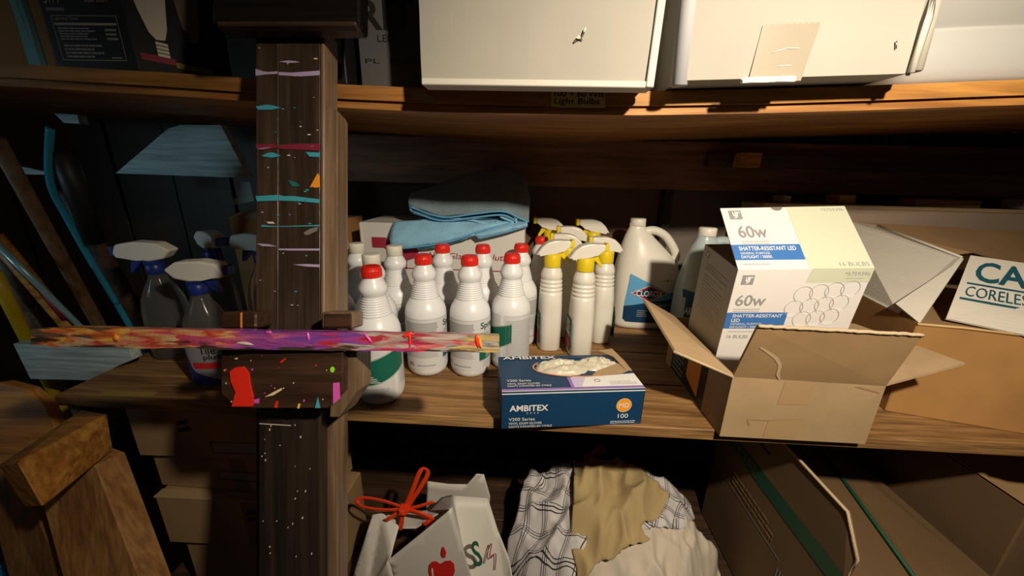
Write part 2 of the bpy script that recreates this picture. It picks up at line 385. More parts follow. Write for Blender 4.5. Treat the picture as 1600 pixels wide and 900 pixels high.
# boxes at the upper left
def topbox(name, label, x0,x1,y0,y1,z0,z1,m,rot=0,cat='box'):
    r = thing(name, label, cat, ((x0+x1)/2,(y0+y1)/2,z0), rot)
    link('body', boxm(x0-(x0+x1)/2,x1-(x0+x1)/2,y0-(y0+y1)/2,y1-(y0+y1)/2,0,z1-z0,.0015), m, r, False); return r
BLKBOX = mat('black_gloss_card', (.008,.007,.008), .5)
kb = thing('bulb_box', 'black glossy light bulb box with a lighting facts panel and price', 'box', (-.655,.06,1.494))
x0,x1,y0,y1 = -.722,-.597,.045,.16; z0=1.498; z1=1.66
link('body', hexa([(x0,y0,z0),(x1,y0,z0),(x1+.06,y1,z0),(x0+.06,y1,z0),(x0,y0,z1),(x1,y0,z1),(x1+.06,y1,z1),(x0+.06,y1,z1)],.001), BLKBOX, kb)
f = Frame((x0,y0,z0),(1,0,0),(0,0,1))
CREAM = mat('cream_print', (.55,.50,.40), .6)
f = Frame((x0,y0,z0-.013),(1,0,0),(0,0,1))
CREAM = mat('cream_print', (.55,.50,.40), .6)
rects(f,'facts_border',[(.012,.025,.1125,.0258),(.012,.082,.1125,.0828),(.012,.025,.0128,.082),(.1117,.025,.1125,.082)],CREAM,kb)
text(f,'$177',(.008,.096,.034,.108),CREAM,kb); text(f,'Super Smart',(.070,.098,.105,.104),CREAM,kb)
rects(f,'price_bar',[(.008,.0885,.036,.0925)],GREY,kb)
text(f,'Lighting Facts',(.0155,.076,.053,.0808),CREAM,kb)
rects(f,'facts_bar',[(.0145,.0705,.1095,.0735)],CREAM,kb)
fine(f,.018,.052,.075,.069,5,LGREY,kb,seed=3); fine(f,.09,.052,.108,.069,3,LGREY,kb,seed=4); fine(f,.02,.029,.08,.048,4,LGREY,kb,seed=5,ragged=.7); fine(f,.09,.028,.109,.031,1,CREAM,kb,seed=6)
f = Frame((x1,y0,z0),(.06,y1-y0,0),(0,0,1))
dec(f,'bulb_picture',[[(.010,.125),(.016,.085),(.024,.056),(.031,.048),(.042,.050),(.047,.065),(.055,.125)]],mat('bulb_white',(.80,.74,.60),.5),kb)
rects(f,'bulb_base_picture',[(.029,.026+.0052*i,.044,.030+.0052*i) for i in range(4)],MC['bulb_white'],kb)
rects(f,'colour_stripe',[(.008,.017,.05,.026)],mat('magenta_print',(.30,.03,.06),.5),kb,.0003); rects(f,'colour_stripe',[(.05,.014,.10,.022)],mat('olive_print',(.25,.20,.03),.5),kb,.0003)
dec(f,'bulb_picture',[[(.062,.125),(.068,.075),(.078,.055),(.088,.06),(.096,.125)]],mat('bulb_dim',(.18,.14,.10),.5),kb)
topbox('cardboard_box','small brown cardboard box at the far left of the upper shelf',-.98,-.778,.06,.25,1.506,1.71,CARD2)
g = topbox('cardboard_box','pale tan box squeezed between the blue strip and black bulb box',-.752,-.728,.055,.16,1.499,1.66,CARD_D)
bs = link('blue_strip', bulged(-.776,-.757,.052,.12,1.500,1.68,.003), mat('light_blue_cloth',(.22,.52,.60),.8,bump=.3,bscale=60), None)
tag(bs,'upright strip of folded light blue cloth beside the brown box','cloth')
# dark boxes right of the easel mast
LEDB = mat('dark_grey_card',(.085,.082,.08),.75,var=.1)
lb = topbox('led_box','dark grey LED lamp carton with large letters behind the white box',-.262,-.156,.06,.26,1.4785,1.70,LEDB)
f = Frame((-.056,-.1,0),(1,0,0),(0,0,1))
text(f,'RITE',(.008,.079,.118,.116),BLACK,lb,world=False,bold=.02); text(f,'LED',(.033,.064,.058,.073),BLACK,lb,world=False); text(f,'PL  FURN',(.012,.036,.108,.042),BLACK,lb,world=False)
lb2 = topbox('bulb_box','small dark box with a printed bulb picture behind the easel mast',-.345,-.275,.04,.20,1.482,1.62,BLKBOX)
f = Frame((-.035,-.08,0),(1,0,0),(0,0,1))
dec(f,'bulb_picture',[[(.006,.056),(.020,.043),(.066,.026),(.069,.08),(.012,.08)]],GREY,lb2,world=False); rects(f,'sticker',[(.004,.020,.028,.028)],LGREY,lb2,world=False)

# ---------------------------------------------------------------- the easel, leaning back in front of the shelving
EO = (-0.296, -0.129, 1.22)
easel = thing('painting_easel', 'dark stained wooden painting easel covered in dried paint in front of shelving', 'easel', EO, CAMROT)
def E(u,v,d=.455): return (((u-800)*d+350*.455)/575, -(v-450)*d/575, .455-d)
def ebox(name,u0,u1,v0,v1,d,thick,m,bev=.0015,parent=None):
    a = E(u0,v1,d); b = E(u1,v0,d)
    return link(name, boxm(a[0],b[0],a[1],b[1],a[2]-thick,a[2],bev), m, parent or easel, False)
ebox('mast_board',400,434.7,20,1560,.4552,.030,W_EASEL,.0006)
ebox('mast_board',435.0,500,20,1560,.455,.030,W_EASEL,.0006)
ebox('mast_edge_strip',500.5,507,36,1560,.4555,.036,W_EDGE)
# side rail with rounded top
a = E(509,166,.462); b = E(530,1500,.462)
link('side_rail', prism([(a[0],b[1],a[2]),(b[0]-.002,b[1],a[2]),(b[0]-.002,a[1]-.008,a[2]),(b[0]-.006,a[1]-.001,a[2]),(a[0]+.003,a[1],a[2]),(a[0],a[1]-.003,a[2])],(0,0,1),.03,.001), W_EDGE, easel, False)
ebox('mast_groove',507.2,508.8,40,1500,.459,.02,W_DARK)
# top clamp
clampm = wood('clamp_black',(.006,.005,.004),(.012,.009,.007),'x',rough=.25)
ebox('top_clamp',330,562,-260,36,.425,.028,clampm,.003)
ebox('clamp_lip',338,556,31,38,.4235,.012,W_DARK,.0015)
ebox('clamp_block',505,556,-100,34,.452,.02,W_DARK,.002)
# tray bracket
bp = [E(u,v,.405) for u,v in ((345,548),(536,548),(536,612),(512,638),(372,638),(345,616))]
br = link('tray_bracket', prism(bp[::-1],(0,0,1),.058,.0015), W_EASELX, easel, False)
bp2 = [E(u,v,.418) for u,v in ((520,546),(557,546),(557,612),(530,652),(515,652))]
link('bracket_cheek', prism(bp2[::-1],(0,0,1),.045,.0015), W_EDGE, easel, False)
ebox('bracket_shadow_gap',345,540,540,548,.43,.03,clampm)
ebox('lower_mast',404,500,640,1500,.44,.02,wood('lower_mast_wood',(.014,.010,.008),(.035,.022,.015),'y',rough=.4))
for u0,u1,nm in ((502,552,0),(346,400,1)):
    ebox('rest_block',u0,u1,487,513,.42,.03,W_EDGE if nm==0 else W_EASELX,.002)
ebox('rest_block_face',506,549,490,511,.4185,.01,W_EASELX,.001)
ebox('orange_drip',375,378,488,512,.4195,.003,mat('orange_paint',(.75,.22,.02),.4),.0005)
# canvas ledge bar, thick with paint
pm, nt, bs_ = nodes('layered_paint'); L = nt.links.new
tc = nt.nodes.new('ShaderNodeTexCoord'); mp = nt.nodes.new('ShaderNodeMapping'); mp.inputs['Scale'].default_value = (9,55,40); L(tc.outputs['Object'],mp.inputs['Vector'])
nz = nt.nodes.new('ShaderNodeTexNoise'); nz.inputs['Scale'].default_value = 1.6; nz.inputs['Detail'].default_value = 7; nz.inputs['Distortion'].default_value = .8; L(mp.outputs[0],nz.inputs['Vector'])
sx = nt.nodes.new('ShaderNodeSeparateXYZ'); L(tc.outputs['Object'],sx.inputs[0])
ma = nt.nodes.new('ShaderNodeMath'); ma.operation = 'MULTIPLY_ADD'; ma.inputs[1].default_value = 1/.53; ma.inputs[2].default_value = .500; L(sx.outputs['X'],ma.inputs[0])
mb = nt.nodes.new('ShaderNodeMath'); mb.operation = 'MULTIPLY_ADD'; mb.inputs[1].default_value = .26; L(nz.outputs['Fac'],mb.inputs[0])
mc = nt.nodes.new('ShaderNodeMath'); mc.operation = 'SUBTRACT'; mc.inputs[1].default_value = .13; L(ma.outputs[0],mb.inputs[2])
vo = nt.nodes.new('ShaderNodeTexVoronoi'); vo.inputs['Scale'].default_value = 3.2; L(mp.outputs[0],vo.inputs['Vector'])
sv = nt.nodes.new('ShaderNodeSeparateColor'); L(vo.outputs['Color'],sv.inputs[0])
mv = nt.nodes.new('ShaderNodeMath'); mv.operation = 'MULTIPLY_ADD'; mv.inputs[1].default_value = .22; L(sv.outputs[0],mv.inputs[0]); L(mb.outputs[0],mv.inputs[2])
mw = nt.nodes.new('ShaderNodeMath'); mw.operation = 'SUBTRACT'; mw.inputs[1].default_value = .11; L(mv.outputs[0],mw.inputs[0]); L(mw.outputs[0],mc.inputs[0])
rp = nt.nodes.new('ShaderNodeValToRGB'); cr = rp.color_ramp; cr.interpolation = 'LINEAR'
stops = [(0,(.20,.13,.08)),(.06,(.10,.07,.05)),(.09,(.75,.16,.02)),(.13,(.70,.45,.10)),(.17,(.65,.10,.02)),(.205,(.62,.50,.28)),(.25,(.50,.03,.02)),(.29,(.60,.35,.15)),(.33,(.55,.04,.05)),(.37,(.40,.06,.14)),(.41,(.50,.12,.22)),(.45,(.30,.06,.26)),(.50,(.24,.05,.24)),(.56,(.16,.05,.28)),(.63,(.22,.05,.26)),(.68,(.45,.02,.05)),(.73,(.30,.03,.04)),(.78,(.40,.34,.30)),(.82,(.32,.27,.25)),(.86,(.50,.04,.04)),(.89,(.30,.25,.24)),(.93,(.12,.13,.12)),(.965,(.45,.30,.06)),(1,(.35,.25,.12))]
while len(cr.elements) < len(stops): cr.elements.new(.5)
for e_, (p_, c_) in zip(cr.elements, stops): e_.position = p_
for e_, (p_, c_) in zip(cr.elements, stops): e_.color = (*c_,1)
L(mc.outputs[0],rp.inputs[0])
nd = nt.nodes.new('ShaderNodeTexNoise'); nd.inputs['Scale'].default_value = 2.6; nd.inputs['Detail'].default_value = 5; L(mp.outputs[0],nd.inputs['Vector'])
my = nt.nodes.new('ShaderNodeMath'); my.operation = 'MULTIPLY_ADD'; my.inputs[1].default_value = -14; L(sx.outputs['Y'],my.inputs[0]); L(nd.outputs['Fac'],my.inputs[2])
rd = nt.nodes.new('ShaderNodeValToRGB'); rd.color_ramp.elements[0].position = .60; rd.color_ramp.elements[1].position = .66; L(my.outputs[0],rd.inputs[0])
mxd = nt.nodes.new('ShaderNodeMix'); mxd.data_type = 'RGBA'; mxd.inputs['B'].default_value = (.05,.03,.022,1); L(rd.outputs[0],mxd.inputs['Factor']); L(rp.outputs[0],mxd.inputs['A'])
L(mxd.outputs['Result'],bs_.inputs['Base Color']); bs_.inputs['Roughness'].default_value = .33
bu = nt.nodes.new('ShaderNodeBump'); bu.inputs['Strength'].default_value = .7; bu.inputs['Distance'].default_value = .006; L(nz.outputs['Fac'],bu.inputs['Height']); L(bu.outputs[0],bs_.inputs['Normal'])
dl, dr = .385, .425
LP = [E(66,524,dl), E(780,535,dr)]
ax = Vector(LP[1])-Vector(LP[0]); Ln = ax.length; cx = (Vector(LP[0])+Vector(LP[1]))/2
ROTL = Matrix.Rotation(math.atan2(ax.y,ax.x),4,'Z') @ Matrix.Rotation(-math.atan2(ax.z,ax.xy.length),4,'Y')
bm = bmesh.new(); bmesh.ops.create_cube(bm, size=1)
bmesh.ops.subdivide_edges(bm, edges=[e for e in bm.edges if abs((e.verts[0].co-e.verts[1].co).x) > .5], cuts=90)
for v in bm.verts:
    x = v.co.x*Ln; k = noise.noise(Vector((x*45,v.co.y*3,v.co.z*3)))
    tl = 1 if x > -Ln/2+.02 else .82
    v.co = Vector((x, v.co.y*(.0195+.0025*k)*tl, v.co.z*.020+.0012*k))
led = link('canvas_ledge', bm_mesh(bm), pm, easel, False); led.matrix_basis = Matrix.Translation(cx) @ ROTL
def blob(u,v,d,rx,ry,rz,m,rot=0,parent=None,name='paint_blob'):
    bm = bmesh.new(); bmesh.ops.create_icosphere(bm, subdivisions=2, radius=1)
    c = E(u,v,d)
    for q in bm.verts:
        k = 1+.35*noise.noise(q.co*1.7+Vector((u,v,0)))
        p = Matrix.Rotation(R(rot),3,'Z') @ Vector((q.co.x*rx*k,q.co.y*ry*k,q.co.z*rz)); q.co = p+Vector(c)
    return link(name, bm_mesh(bm,True), m, easel, False)
pc = lambda n,c: mat('paint_'+n,c,.35,coat=.3)
P_RED=pc('red',(.75,.025,.01)); P_PINK=pc('pink',(.62,.09,.42)); P_GRN=pc('green',(.25,.75,.05)); P_TEAL=pc('teal',(.05,.33,.42)); P_LAV=pc('lavender',(.42,.33,.52)); P_ORG=pc('orange',(.80,.28,.02)); P_WHT=pc('white',(.62,.58,.50)); P_YEL=pc('yellow',(.75,.55,.08)); P_PUR=pc('purple',(.25,.08,.35)); P_TAN=pc('tan',(.75,.58,.34)); P_DKT=pc('deep_green',(.01,.16,.13))
for u,v,rx,ry,m,rot in ((641,531,.0015,.009,P_RED,0),(637,523,.006,.0025,P_RED,20),(746,533,.0022,.008,P_RED,8),(751,536,.0018,.006,P_ORG,8),(181,527,.003,.004,P_ORG,30),(482,525,.0016,.0055,P_PINK,10),(381,536,.009,.002,P_WHT,-6),(420,519,.004,.002,P_PINK,0),(575,527,.0014,.008,P_PINK,40)):
    d_ = dl+(dr-dl)*(u-66)/714; blob(u,v,d_-.0105,rx,ry,.0016,m,rot)
# paint on mast and bracket
def smear(pts,m,d=.4547,name='paint_smear',t=.0006):
    q = [E(u,v,d) for u,v in pts]
    area = sum(q[i][0]*q[(i+1)%len(q)][1]-q[(i+1)%len(q)][0]*q[i][1] for i in range(len(q)))
    if area < 0: q = q[::-1]
    return link(name, prism([(x,y,z+t) for x,y,z in q],(0,0,1),t), m, easel, False)
smear([(471,44),(474,43),(480,45),(490,43),(491,49),(483,54),(474,53)],P_TAN)
smear([(400,107),(412,111),(420,112),(434,111),(434,115),(415,116),(400,118)],P_LAV)
smear([(436,112),(455,113),(470,112),(500,110),(500,117),(470,119),(436,117)],P_LAV)
smear([(400,166),(418,163),(430,165),(440,168),(425,171),(404,171)],P_TEAL)
smear([(436,96),(450,94),(462,95),(470,97),(452,98)],P_LAV)
smear([(400,225),(430,224),(434,230),(415,234),(402,233)],pc('maroon',(.20,.02,.04)))
smear([(436,226),(470,224),(500,224),(500,235),(460,233),(436,232)],MC['paint_maroon'])
smear([(402,231),(424,229),(422,232),(404,233)],P_LAV)
smear([(409,243),(420,238),(428,238),(440,243),(425,246),(412,244)],P_TEAL); smear([(478,237),(500,238),(500,245),(484,244)],P_TEAL)
smear([(486,290),(492,279),(497,270),(500,275),(500,292),(492,293)],P_ORG); smear([(450,281),(462,284),(470,290),(458,291)],P_DKT)
smear([(400,306),(434,304),(434,313),(402,314)],P_TEAL); smear([(436,304),(445,306),(460,306),(500,311),(500,317),(470,314),(436,313)],P_TEAL)
smear([(417,346),(427,346),(430,349),(420,349)],P_WHT); smear([(409,351),(434,353),(434,354),(409,354)],P_TEAL); smear([(436,353),(500,351),(500,353),(436,354)],P_TEAL)
smear([(402,380),(420,381),(434,385),(410,384)],P_LAV); smear([(436,388),(452,388),(500,388),(500,391),(452,391),(436,390)],P_LAV)
smear([(475,363),(485,357),(497,354),(496,360),(484,366),(478,367)],pc('grey',(.18,.16,.14)))
smear([(458,413),(480,412),(500,413),(500,417),(480,416)],P_LAV)
bd=.4048
smear([(361,580),(370,573),(382,572),(390,582),(392,598),(397,620),(396,634),(364,634),(370,612),(363,596)],P_RED,bd,t=.002)
smear([(521,598),(531,597),(532,622),(521,631)],P_PINK,bd); smear(ell(520,577,3.4,4.6,12),P_GRN,bd,'paint_spot')
smear([(438,565),(446,559),(447,561),(440,567)],P_RED,bd); smear([(429,636),(432,626),(435,627),(434,637)],P_RED,bd); smear([(465,637),(467,630),(470,631),(468,638)],P_YEL,bd)
smear([(493,637),(497,620),(501,637)],P_TEAL,bd); smear([(397,624),(406,622),(405,630),(398,629)],P_PINK,bd); smear([(414,620),(428,612),(440,606),(441,609),(428,617)],P_TAN,bd)
rg = random.Random(4)
for i in range(26):
    u,v = rg.uniform(350,530),rg.uniform(555,634); s_=rg.uniform(.5,1.2); smear(ell(u,v,s_,s_*rg.uniform(.8,2),7),rg.choice([P_WHT,P_TAN,P_PINK,P_RED]),bd,'paint_spot')
for i in range(40):
    u,v = rg.uniform(403,498),rg.uniform(60,480); s_=rg.uniform(.4,1.2); smear(ell(u,v,s_*rg.uniform(1,3),s_,7),rg.choice([P_WHT,P_TAN,P_LAV,P_TEAL]),.4547,'paint_spot')
for i in range(24):
    u,v = rg.uniform(408,497),rg.uniform(655,890); s_=rg.uniform(.4,1.0); smear(ell(u,v,s_,s_*rg.uniform(1,2),6),rg.choice([P_WHT,P_TAN]),.4397,'paint_spot')
smear([(406,661),(455,664),(455,665),(406,662)],P_WHT,.4397)
# easel foot on the floor (below the picture)
fb = CAMROT.inverted() @ (Vector((EO[0],0,.02))-Vector(EO))
bf = link('base_foot', boxm(-.20,.20,fb.y-.02,fb.y+.02,fb.z-.05,fb.z+.05,.003), W_EASELX, easel, False)

# ---------------------------------------------------------------- quart bottles on the middle shelf
def ribprof():
    p = [(.0335,0),(.038,.0025),(.0412,.010),(.0425,.020),(.0425,.132),(.0417,.141),(.0390,.150),(.0345,.158),(.0298,.1655)]
    n = 8
    for i in range(n):
        z = .1675+i*.0043; r = .0288-.0072*(i/(n-1))
        p += [(r-.0012,z),(r,z+.0011),(r,z+.0026),(r-.0012,z+.0037)]
    p += [(.0212,.203),(.0236,.2085),(.0247,.2135),(.0240,.2185),(.0200,.2265),(.0160,.2330),(.0150,.238)]
    return p
BODY = lathe(ribprof(),56)
def capmesh(flat):
    bm = bmesh.new(); n = 48; rings = []
    for r,z,k in ((.0166,.236,1),(.0172,.2365,1),(.0172,.2475,1),(.0164,.2500,0),(.0158,.2535,0),(.0135,.2548,0)):
        rings.append([bm.verts.new(((r+(.0005 if (k and i%2) else 0)+(0 if not flat else .0006))*math.cos(2*math.pi*i/n),(r+(.0005 if (k and i%2) else 0))*math.sin(2*math.pi*i/n),z)) for i in range(n)])
    for a,b in zip(rings,rings[1:]):
        for i in range(n): bm.faces.new([a[i],a[(i+1)%n],b[(i+1)%n],b[i]])
    bm.faces.new(rings[0][::-1]); bm.faces.new(rings[-1]); return bm_mesh(bm)
CAP = capmesh(False)
LAB = {}
def label_meshes():
    """paper sleeve and its print, built once in the bottle's own frame"""
    tmp = thing('tmp','x','x'); c = Cyl(.0425); out = []
    def keep(o): out.append((o.name.split('.')[0], o.data)); bpy.data.objects.remove(o)
    keep(rects(c,'label_sleeve',[(-175,.018,175,.131)],PAPER,tmp,.0003,60,False))
    keep(fine(c,-52,.086,46,.124,11,GREY,tmp,.55,.0006,False,12,2,.12)); keep(fine(c,-52,.046,44,.082,12,LGREY,tmp,.5,.0006,False,12,3,.2))
    keep(text(c,'NCL',(-45,.026,-28,.034),MAROON,tmp,.0007,False,bold=.02)); keep(fine(c,-20,.027,34,.032,1,GREY,tmp,.4,.0006,False,8,3,.0))
    keep(rects(c,'sleeve_edge_line',[(-170,.130,170,.1306)],LGREY,tmp,.0006,40,False))
    # green swoosh on the front panel 58..190 deg
    def sw(lo,hi,m,off,nm):
        v=[];f=[];n=36
        for i in range(n+1):
            a = 58+150*i/n; s=i/n
            v += [c.P(a,lo(s),off),c.P(a,hi(s),off)]
        for i in range(n): f.append((2*i,2*i+2,2*i+3,2*i+1))
        return link(nm,mesh(v,f),m,tmp,False)
    lo=lambda s:.040+.016*s**2*2.0; hi=lambda s:.072+.052*s-.012*s*s
    keep(sw(lo,lambda s:min(hi(s),.122),GREEN,.0006,'green_swoosh'))
    keep(sw(lambda s:min(hi(s),.122)+.0010,lambda s:min(hi(s),.122)+.0017,GREEN,.0006,'green_line')); keep(sw(lambda s:lo(s)-.0017,lambda s:lo(s)-.001,GREEN,.0006,'green_line'))
    keep(text(c,'Spray',(62,.106,120,.124),DKGREEN,tmp,.0009,False,bold=.015)); keep(fine(c,62,.094,100,.103,4,GREY,tmp,.5,.0006,False,5,5,.3))
    keep(fine(c,80,.050,150,.064,4,WPRINT,tmp,.35,.0010,False,8,5,.4)); keep(text(c,'CAUTION',(78,.0445,112,.0485),WPRINT,tmp,.0010,False)); keep(fine(c,70,.024,160,.038,5,LGREY,tmp,.4,.0006,False,10,6,.2))
    keep(fine(c,-168,.034,-80,.122,24,LGREY,tmp,.5,.0006,False,10,8,.15))
    bpy.data.objects.remove(tmp); return out
LABM = label_meshes()
def quart(x,y,rot,label,cap=REDCAP,s=1.0,z=.95,lab=True):
    r = thing('cleaner_bottle',label,'bottle',(x,y,z),R(rot),'white quart cleaner bottles on the middle shelf')
    link('body',BODY,HDPE,r,False)
    c = link('cap',CAP if cap is REDCAP else CAPW,cap,r,False)
    if lab:
        sl=link(LABM[0][0],LABM[0][1],None,r,False)
        for nm,me in LABM[1:]: link(nm,me,None,sl,False)
    return r
def wcap():
    return lathe([(.0168,.233),(.0175,.2335),(.0175,.252),(.0168,.2545),(.013,.2552)],40)
CAPW = wcap()
quart(-.272,.058,-118,'red-capped white bottle with green label nearest the shelf edge')
quart(-.211,.165,4,'red-capped bottle left of the pair behind the painted ledge, print side out')
quart(-.118,.169,-24,'red-capped bottle showing the letters Spr beside its print panel')
quart(-.034,.203,-202,'red-capped bottle with green label just behind the glove box')
quart(-.200,.283,10,'red-capped bottle in the back row, left one below the blue towel')
quart(-.107,.293,30,'red-capped bottle in the back row, middle one below the blue towel')
quart(-.018,.322,60,'red-capped bottle in the back row, next to the yellow-capped sprayers')
quart(.034,.440,0,'red-capped bottle hidden farthest back behind the yellow-capped sprayers')
quart(-.400,.150,40,'bottle half hidden behind the easel mast, leftmost of the white bottles')
quart(-.312,.152,30,'cream-capped white bottle right behind the frontmost bottle',WCAP)
quart(-.300,.247,20,'cream-capped white bottle just below the corner of the blue towel',WCAP)
quart(-.392,.262,0,'cream-capped white bottle beside the easel mast, farther back',WCAP)

# ---------------------------------------------------------------- white carton and towel behind the bottles
wc = thing('white_carton','white carton with red arrow print and red lettering behind the bottles','box',(-.22,.45,.95))
link('body',bulged(-.438,-.012,.385,.56,.95,1.236,.002),mat('bright_white_card',(.66,.635,.58),.75,var=.04),wc)
link('fold_edge',tube([(-.436,.386,.955),(-.436,.386,1.234)],.004,8),WHITEEDGE,wc)
f = Frame((-.438,.3822,.95),(1,0,0),(0,0,1))
dec(f,'red_arrow',[[(.030,.249),(.066,.249),(.100,.214),(.100,.249),(.150,.249),(.150,.2),(.120,.19),(.118,.165),(.098,.185),(.060,.222),(.030,.222)]],MAROON,wc)
text(f,'Non',(.178,.198,.215,.214),MAROON,wc,shear=.2); text(f,'Glass',(.230,.198,.285,.214),MAROON,wc,shear=.2); text(f,'Solution',(.318,.198,.405,.214),MAROON,wc,shear=.2)
rects(f,'red_line',[(.09,.168,.415,.1705)],MAROON,wc)
TOWEL = mat('blue_towel',(.28,.55,.74),.95,bump=.9,bscale=420,var=.12,vscale=40)
TOWEL_SHADE = mat('shaded_blue_towel',(.19,.26,.29),.95,bump=.9,bscale=380,var=.12,vscale=30)  # same blue towel, greyed to carry the upper shelf's shadow
def sheet(path,y0,y1,m,parent,name,th=.004,ny=14,skew=0,amp=.003,seed=0,lift=None):
    P = smoothpath([(p[0],0,p[1]) for p in path],7); v=[]; f=[]; n=len(P)
    for i,p in enumerate(P):
        for j in range(ny+1):
            s=j/ny; k=noise.noise(Vector((i*.13+seed,s*3,seed)))*amp
            y=y0+(y1-y0)*s; x=p.x+skew*(s)+.6*k; z=p.z+k+(lift(i/(n-1),s) if lift else 0)
            v.append((x,y+.4*noise.noise(Vector((i*.2+seed,7,s)))*amp,z))
    for i in range(n-1):
        for j in range(ny): a=i*(ny+1)+j; f.append((a,a+1,a+ny+2,a+ny+1))
    o = link(name,mesh(v,f,True),m,parent)
    md=o.modifiers.new('s','SOLIDIFY'); md.thickness=th; md.offset=0
    return o
tw = thing('towel','folded light blue terry towel lying on the white carton','towel',(-.18,.45,1.24))
sheet([(-0.301, 1.28),(-0.288, 1.263),(-0.223, 1.253),(-0.141, 1.268),(-0.069, 1.273),(-0.035, 1.258),(-0.044, 1.234),(-0.085, 1.249)],.375,.54,TOWEL,tw,'middle_fold',.005,12,0,.002,2)
sheet([(-0.074, 1.262),(-0.045, 1.251),(-0.049, 1.243),(-0.093, 1.24),(-0.15, 1.251),(-0.223, 1.254)],.372,.53,TOWEL,tw,'middle_fold',.005,12,0,.002,5)
# front flap that drapes over the carton front
def flap(pts_top,pts_bot,y0,y1,m,name,seed,n=24,k=14):
    v=[];f=[]
    def at(ps,t):
        t*=len(ps)-1; i=min(int(t),len(ps)-2); a=Vector(ps[i]); b=Vector(ps[i+1]); return a+(b-a)*(t-i)
    for i in range(n+1):
        a=at(pts_top,i/n); b=at(pts_bot,i/n)
        for j in range(k+1):
            s=j/k; p=a+(b-a)*s; w=noise.noise(Vector((i*.28+seed,s*2.2,seed)))*.006
            bulge=-.012*math.sin(math.pi*s)
            v.append((p.x,p.y+w+bulge,p.z+.25*w))
    for i in range(n):
        for j in range(k): q=i*(k+1)+j; f.append((q,q+1,q+k+2,q+k+1))
    o=link(name,mesh(v,f,True),m,tw); md=o.modifiers.new('s','SOLIDIFY'); md.thickness=.006; md.offset=0; return o
flap([(-0.305, 0.4, 1.308),(-0.224, 0.47, 1.34),(-0.143, 0.51, 1.368),(-0.07, 0.53, 1.38),(-0.022, 0.52, 1.358),(-0.004, 0.47, 1.302)],[(-0.301, 0.375, 1.281),(-0.22, 0.37, 1.258),(-0.14, 0.37, 1.269),(-0.069, 0.372, 1.277),(-0.026, 0.378, 1.26),(-0.003, 0.382, 1.251)],0,0,TOWEL_SHADE,'upper_fold',11)
flap([(-0.345, 0.378, 1.238),(-0.274, 0.385, 1.246),(-0.209, 0.392, 1.26),(-0.136, 0.4, 1.251),(-0.046, 0.41, 1.251)],[(-0.347, 0.352, 1.18),(-0.299, 0.35, 1.182),(-0.202, 0.352, 1.199),(-0.131, 0.36, 1.224),(-0.045, 0.38, 1.248)],0,0,TOWEL,'front_flap',3)
flap([(-0.141, 0.375, 1.222),(-0.077, 0.38, 1.239),(-0.006, 0.39, 1.251)],[(-0.128, 0.362, 1.208),(-0.059, 0.364, 1.226),(-0.006, 0.372, 1.242)],0,0,TOWEL,'lower_flap',6)
flap([(-0.289, 0.372, 1.188),(-0.223, 0.372, 1.199),(-0.141, 0.372, 1.222)],[(-0.28, 0.365, 1.175),(-0.221, 0.365, 1.185),(-0.132, 0.368, 1.217)],0,0,TOWEL,'lower_flap',8)

HEM = mat('towel_hem',(.11,.33,.55),.9)
for k_,ps in enumerate(([(-0.346, 0.349, 1.179),(-0.298, 0.347, 1.181),(-0.201, 0.349, 1.198),(-0.13, 0.357, 1.223),(-0.044, 0.376, 1.247)],[(-0.127, 0.359, 1.207),(-0.059, 0.361, 1.225),(-0.006, 0.369, 1.241)],[(-0.301, 0.372, 1.28),(-0.219, 0.366, 1.257),(-0.139, 0.366, 1.267),(-0.068, 0.368, 1.275),(-0.026, 0.374, 1.259),(-0.003, 0.378, 1.25)],[(-0.296, 0.372, 1.269),(-0.22, 0.367, 1.248),(-0.14, 0.367, 1.258),(-0.068, 0.369, 1.266),(-0.035, 0.374, 1.251)])):
    link('hem',tube(smoothpath(ps,6),.0026,6),HEM,tw)
# ---------------------------------------------------------------- yellow-necked trigger sprayers
def spray_body():
    return loft([(0,.024,.033,0,.0,3),(.004,.0265,.036,0,0,3),(.05,.0268,.036,0,0,3),(.085,.0265,.036,0,0,3),(.098,.0262,.034,0,0,3),(.112,.0262,.036,0,0,2.6),(.135,.0258,.030,0,0,2.3)]
        +sum([[(.138+.009*i,.0262-.0005*i,.029-.001*i,0,0,2.2),(.140+.009*i,.0240-.0005*i,.027-.001*i,0,0,2.2),(.1425+.009*i,.0240-.0005*i,.027-.001*i,0,0,2.2),(.1445+.009*i,.0262-.0006*i,.0285-.001*i,0,0,2.2)] for i in range(4)],[])
        +[(.180,.0240,.0245,0,0,2),(.190,.021,.021,0,0,2),(.196,.017,.017,0,0,2),(.205,.0165,.0165,0,0,2)],44)
SB = spray_body()
NECK = lathe([(.0185,.196),(.0190,.198),(.0190,.222),(.0175,.2245),(.012,.226)],28)
HP = [(-.030,.225),(-.0395,.2225),(-.028,.240),(-.015,.2515),(.002,.2565),(.020,.2565),(.038,.2555),(.038,.2415),(.022,.236),(.010,.226)]
HEAD = prism([(x,-.0135,z) for x,z in HP],(0,-1,0),.027,.0035,3)
NOZ = boxm(.0375,.0460,-.0115,.0115,.2405,.2568,.002,2)
TRIG = prism([(x,-.006,z) for x,z in ((.010,.230),(.020,.236),(.026,.228),(.031,.214),(.036,.206),(.033,.2045),(.027,.210),(.019,.222),(.012,.224))],(0,-1,0),.012,.0015,2)
for me in (HEAD,): me.polygons.foreach_set('use_smooth',[False]*len(me.polygons))
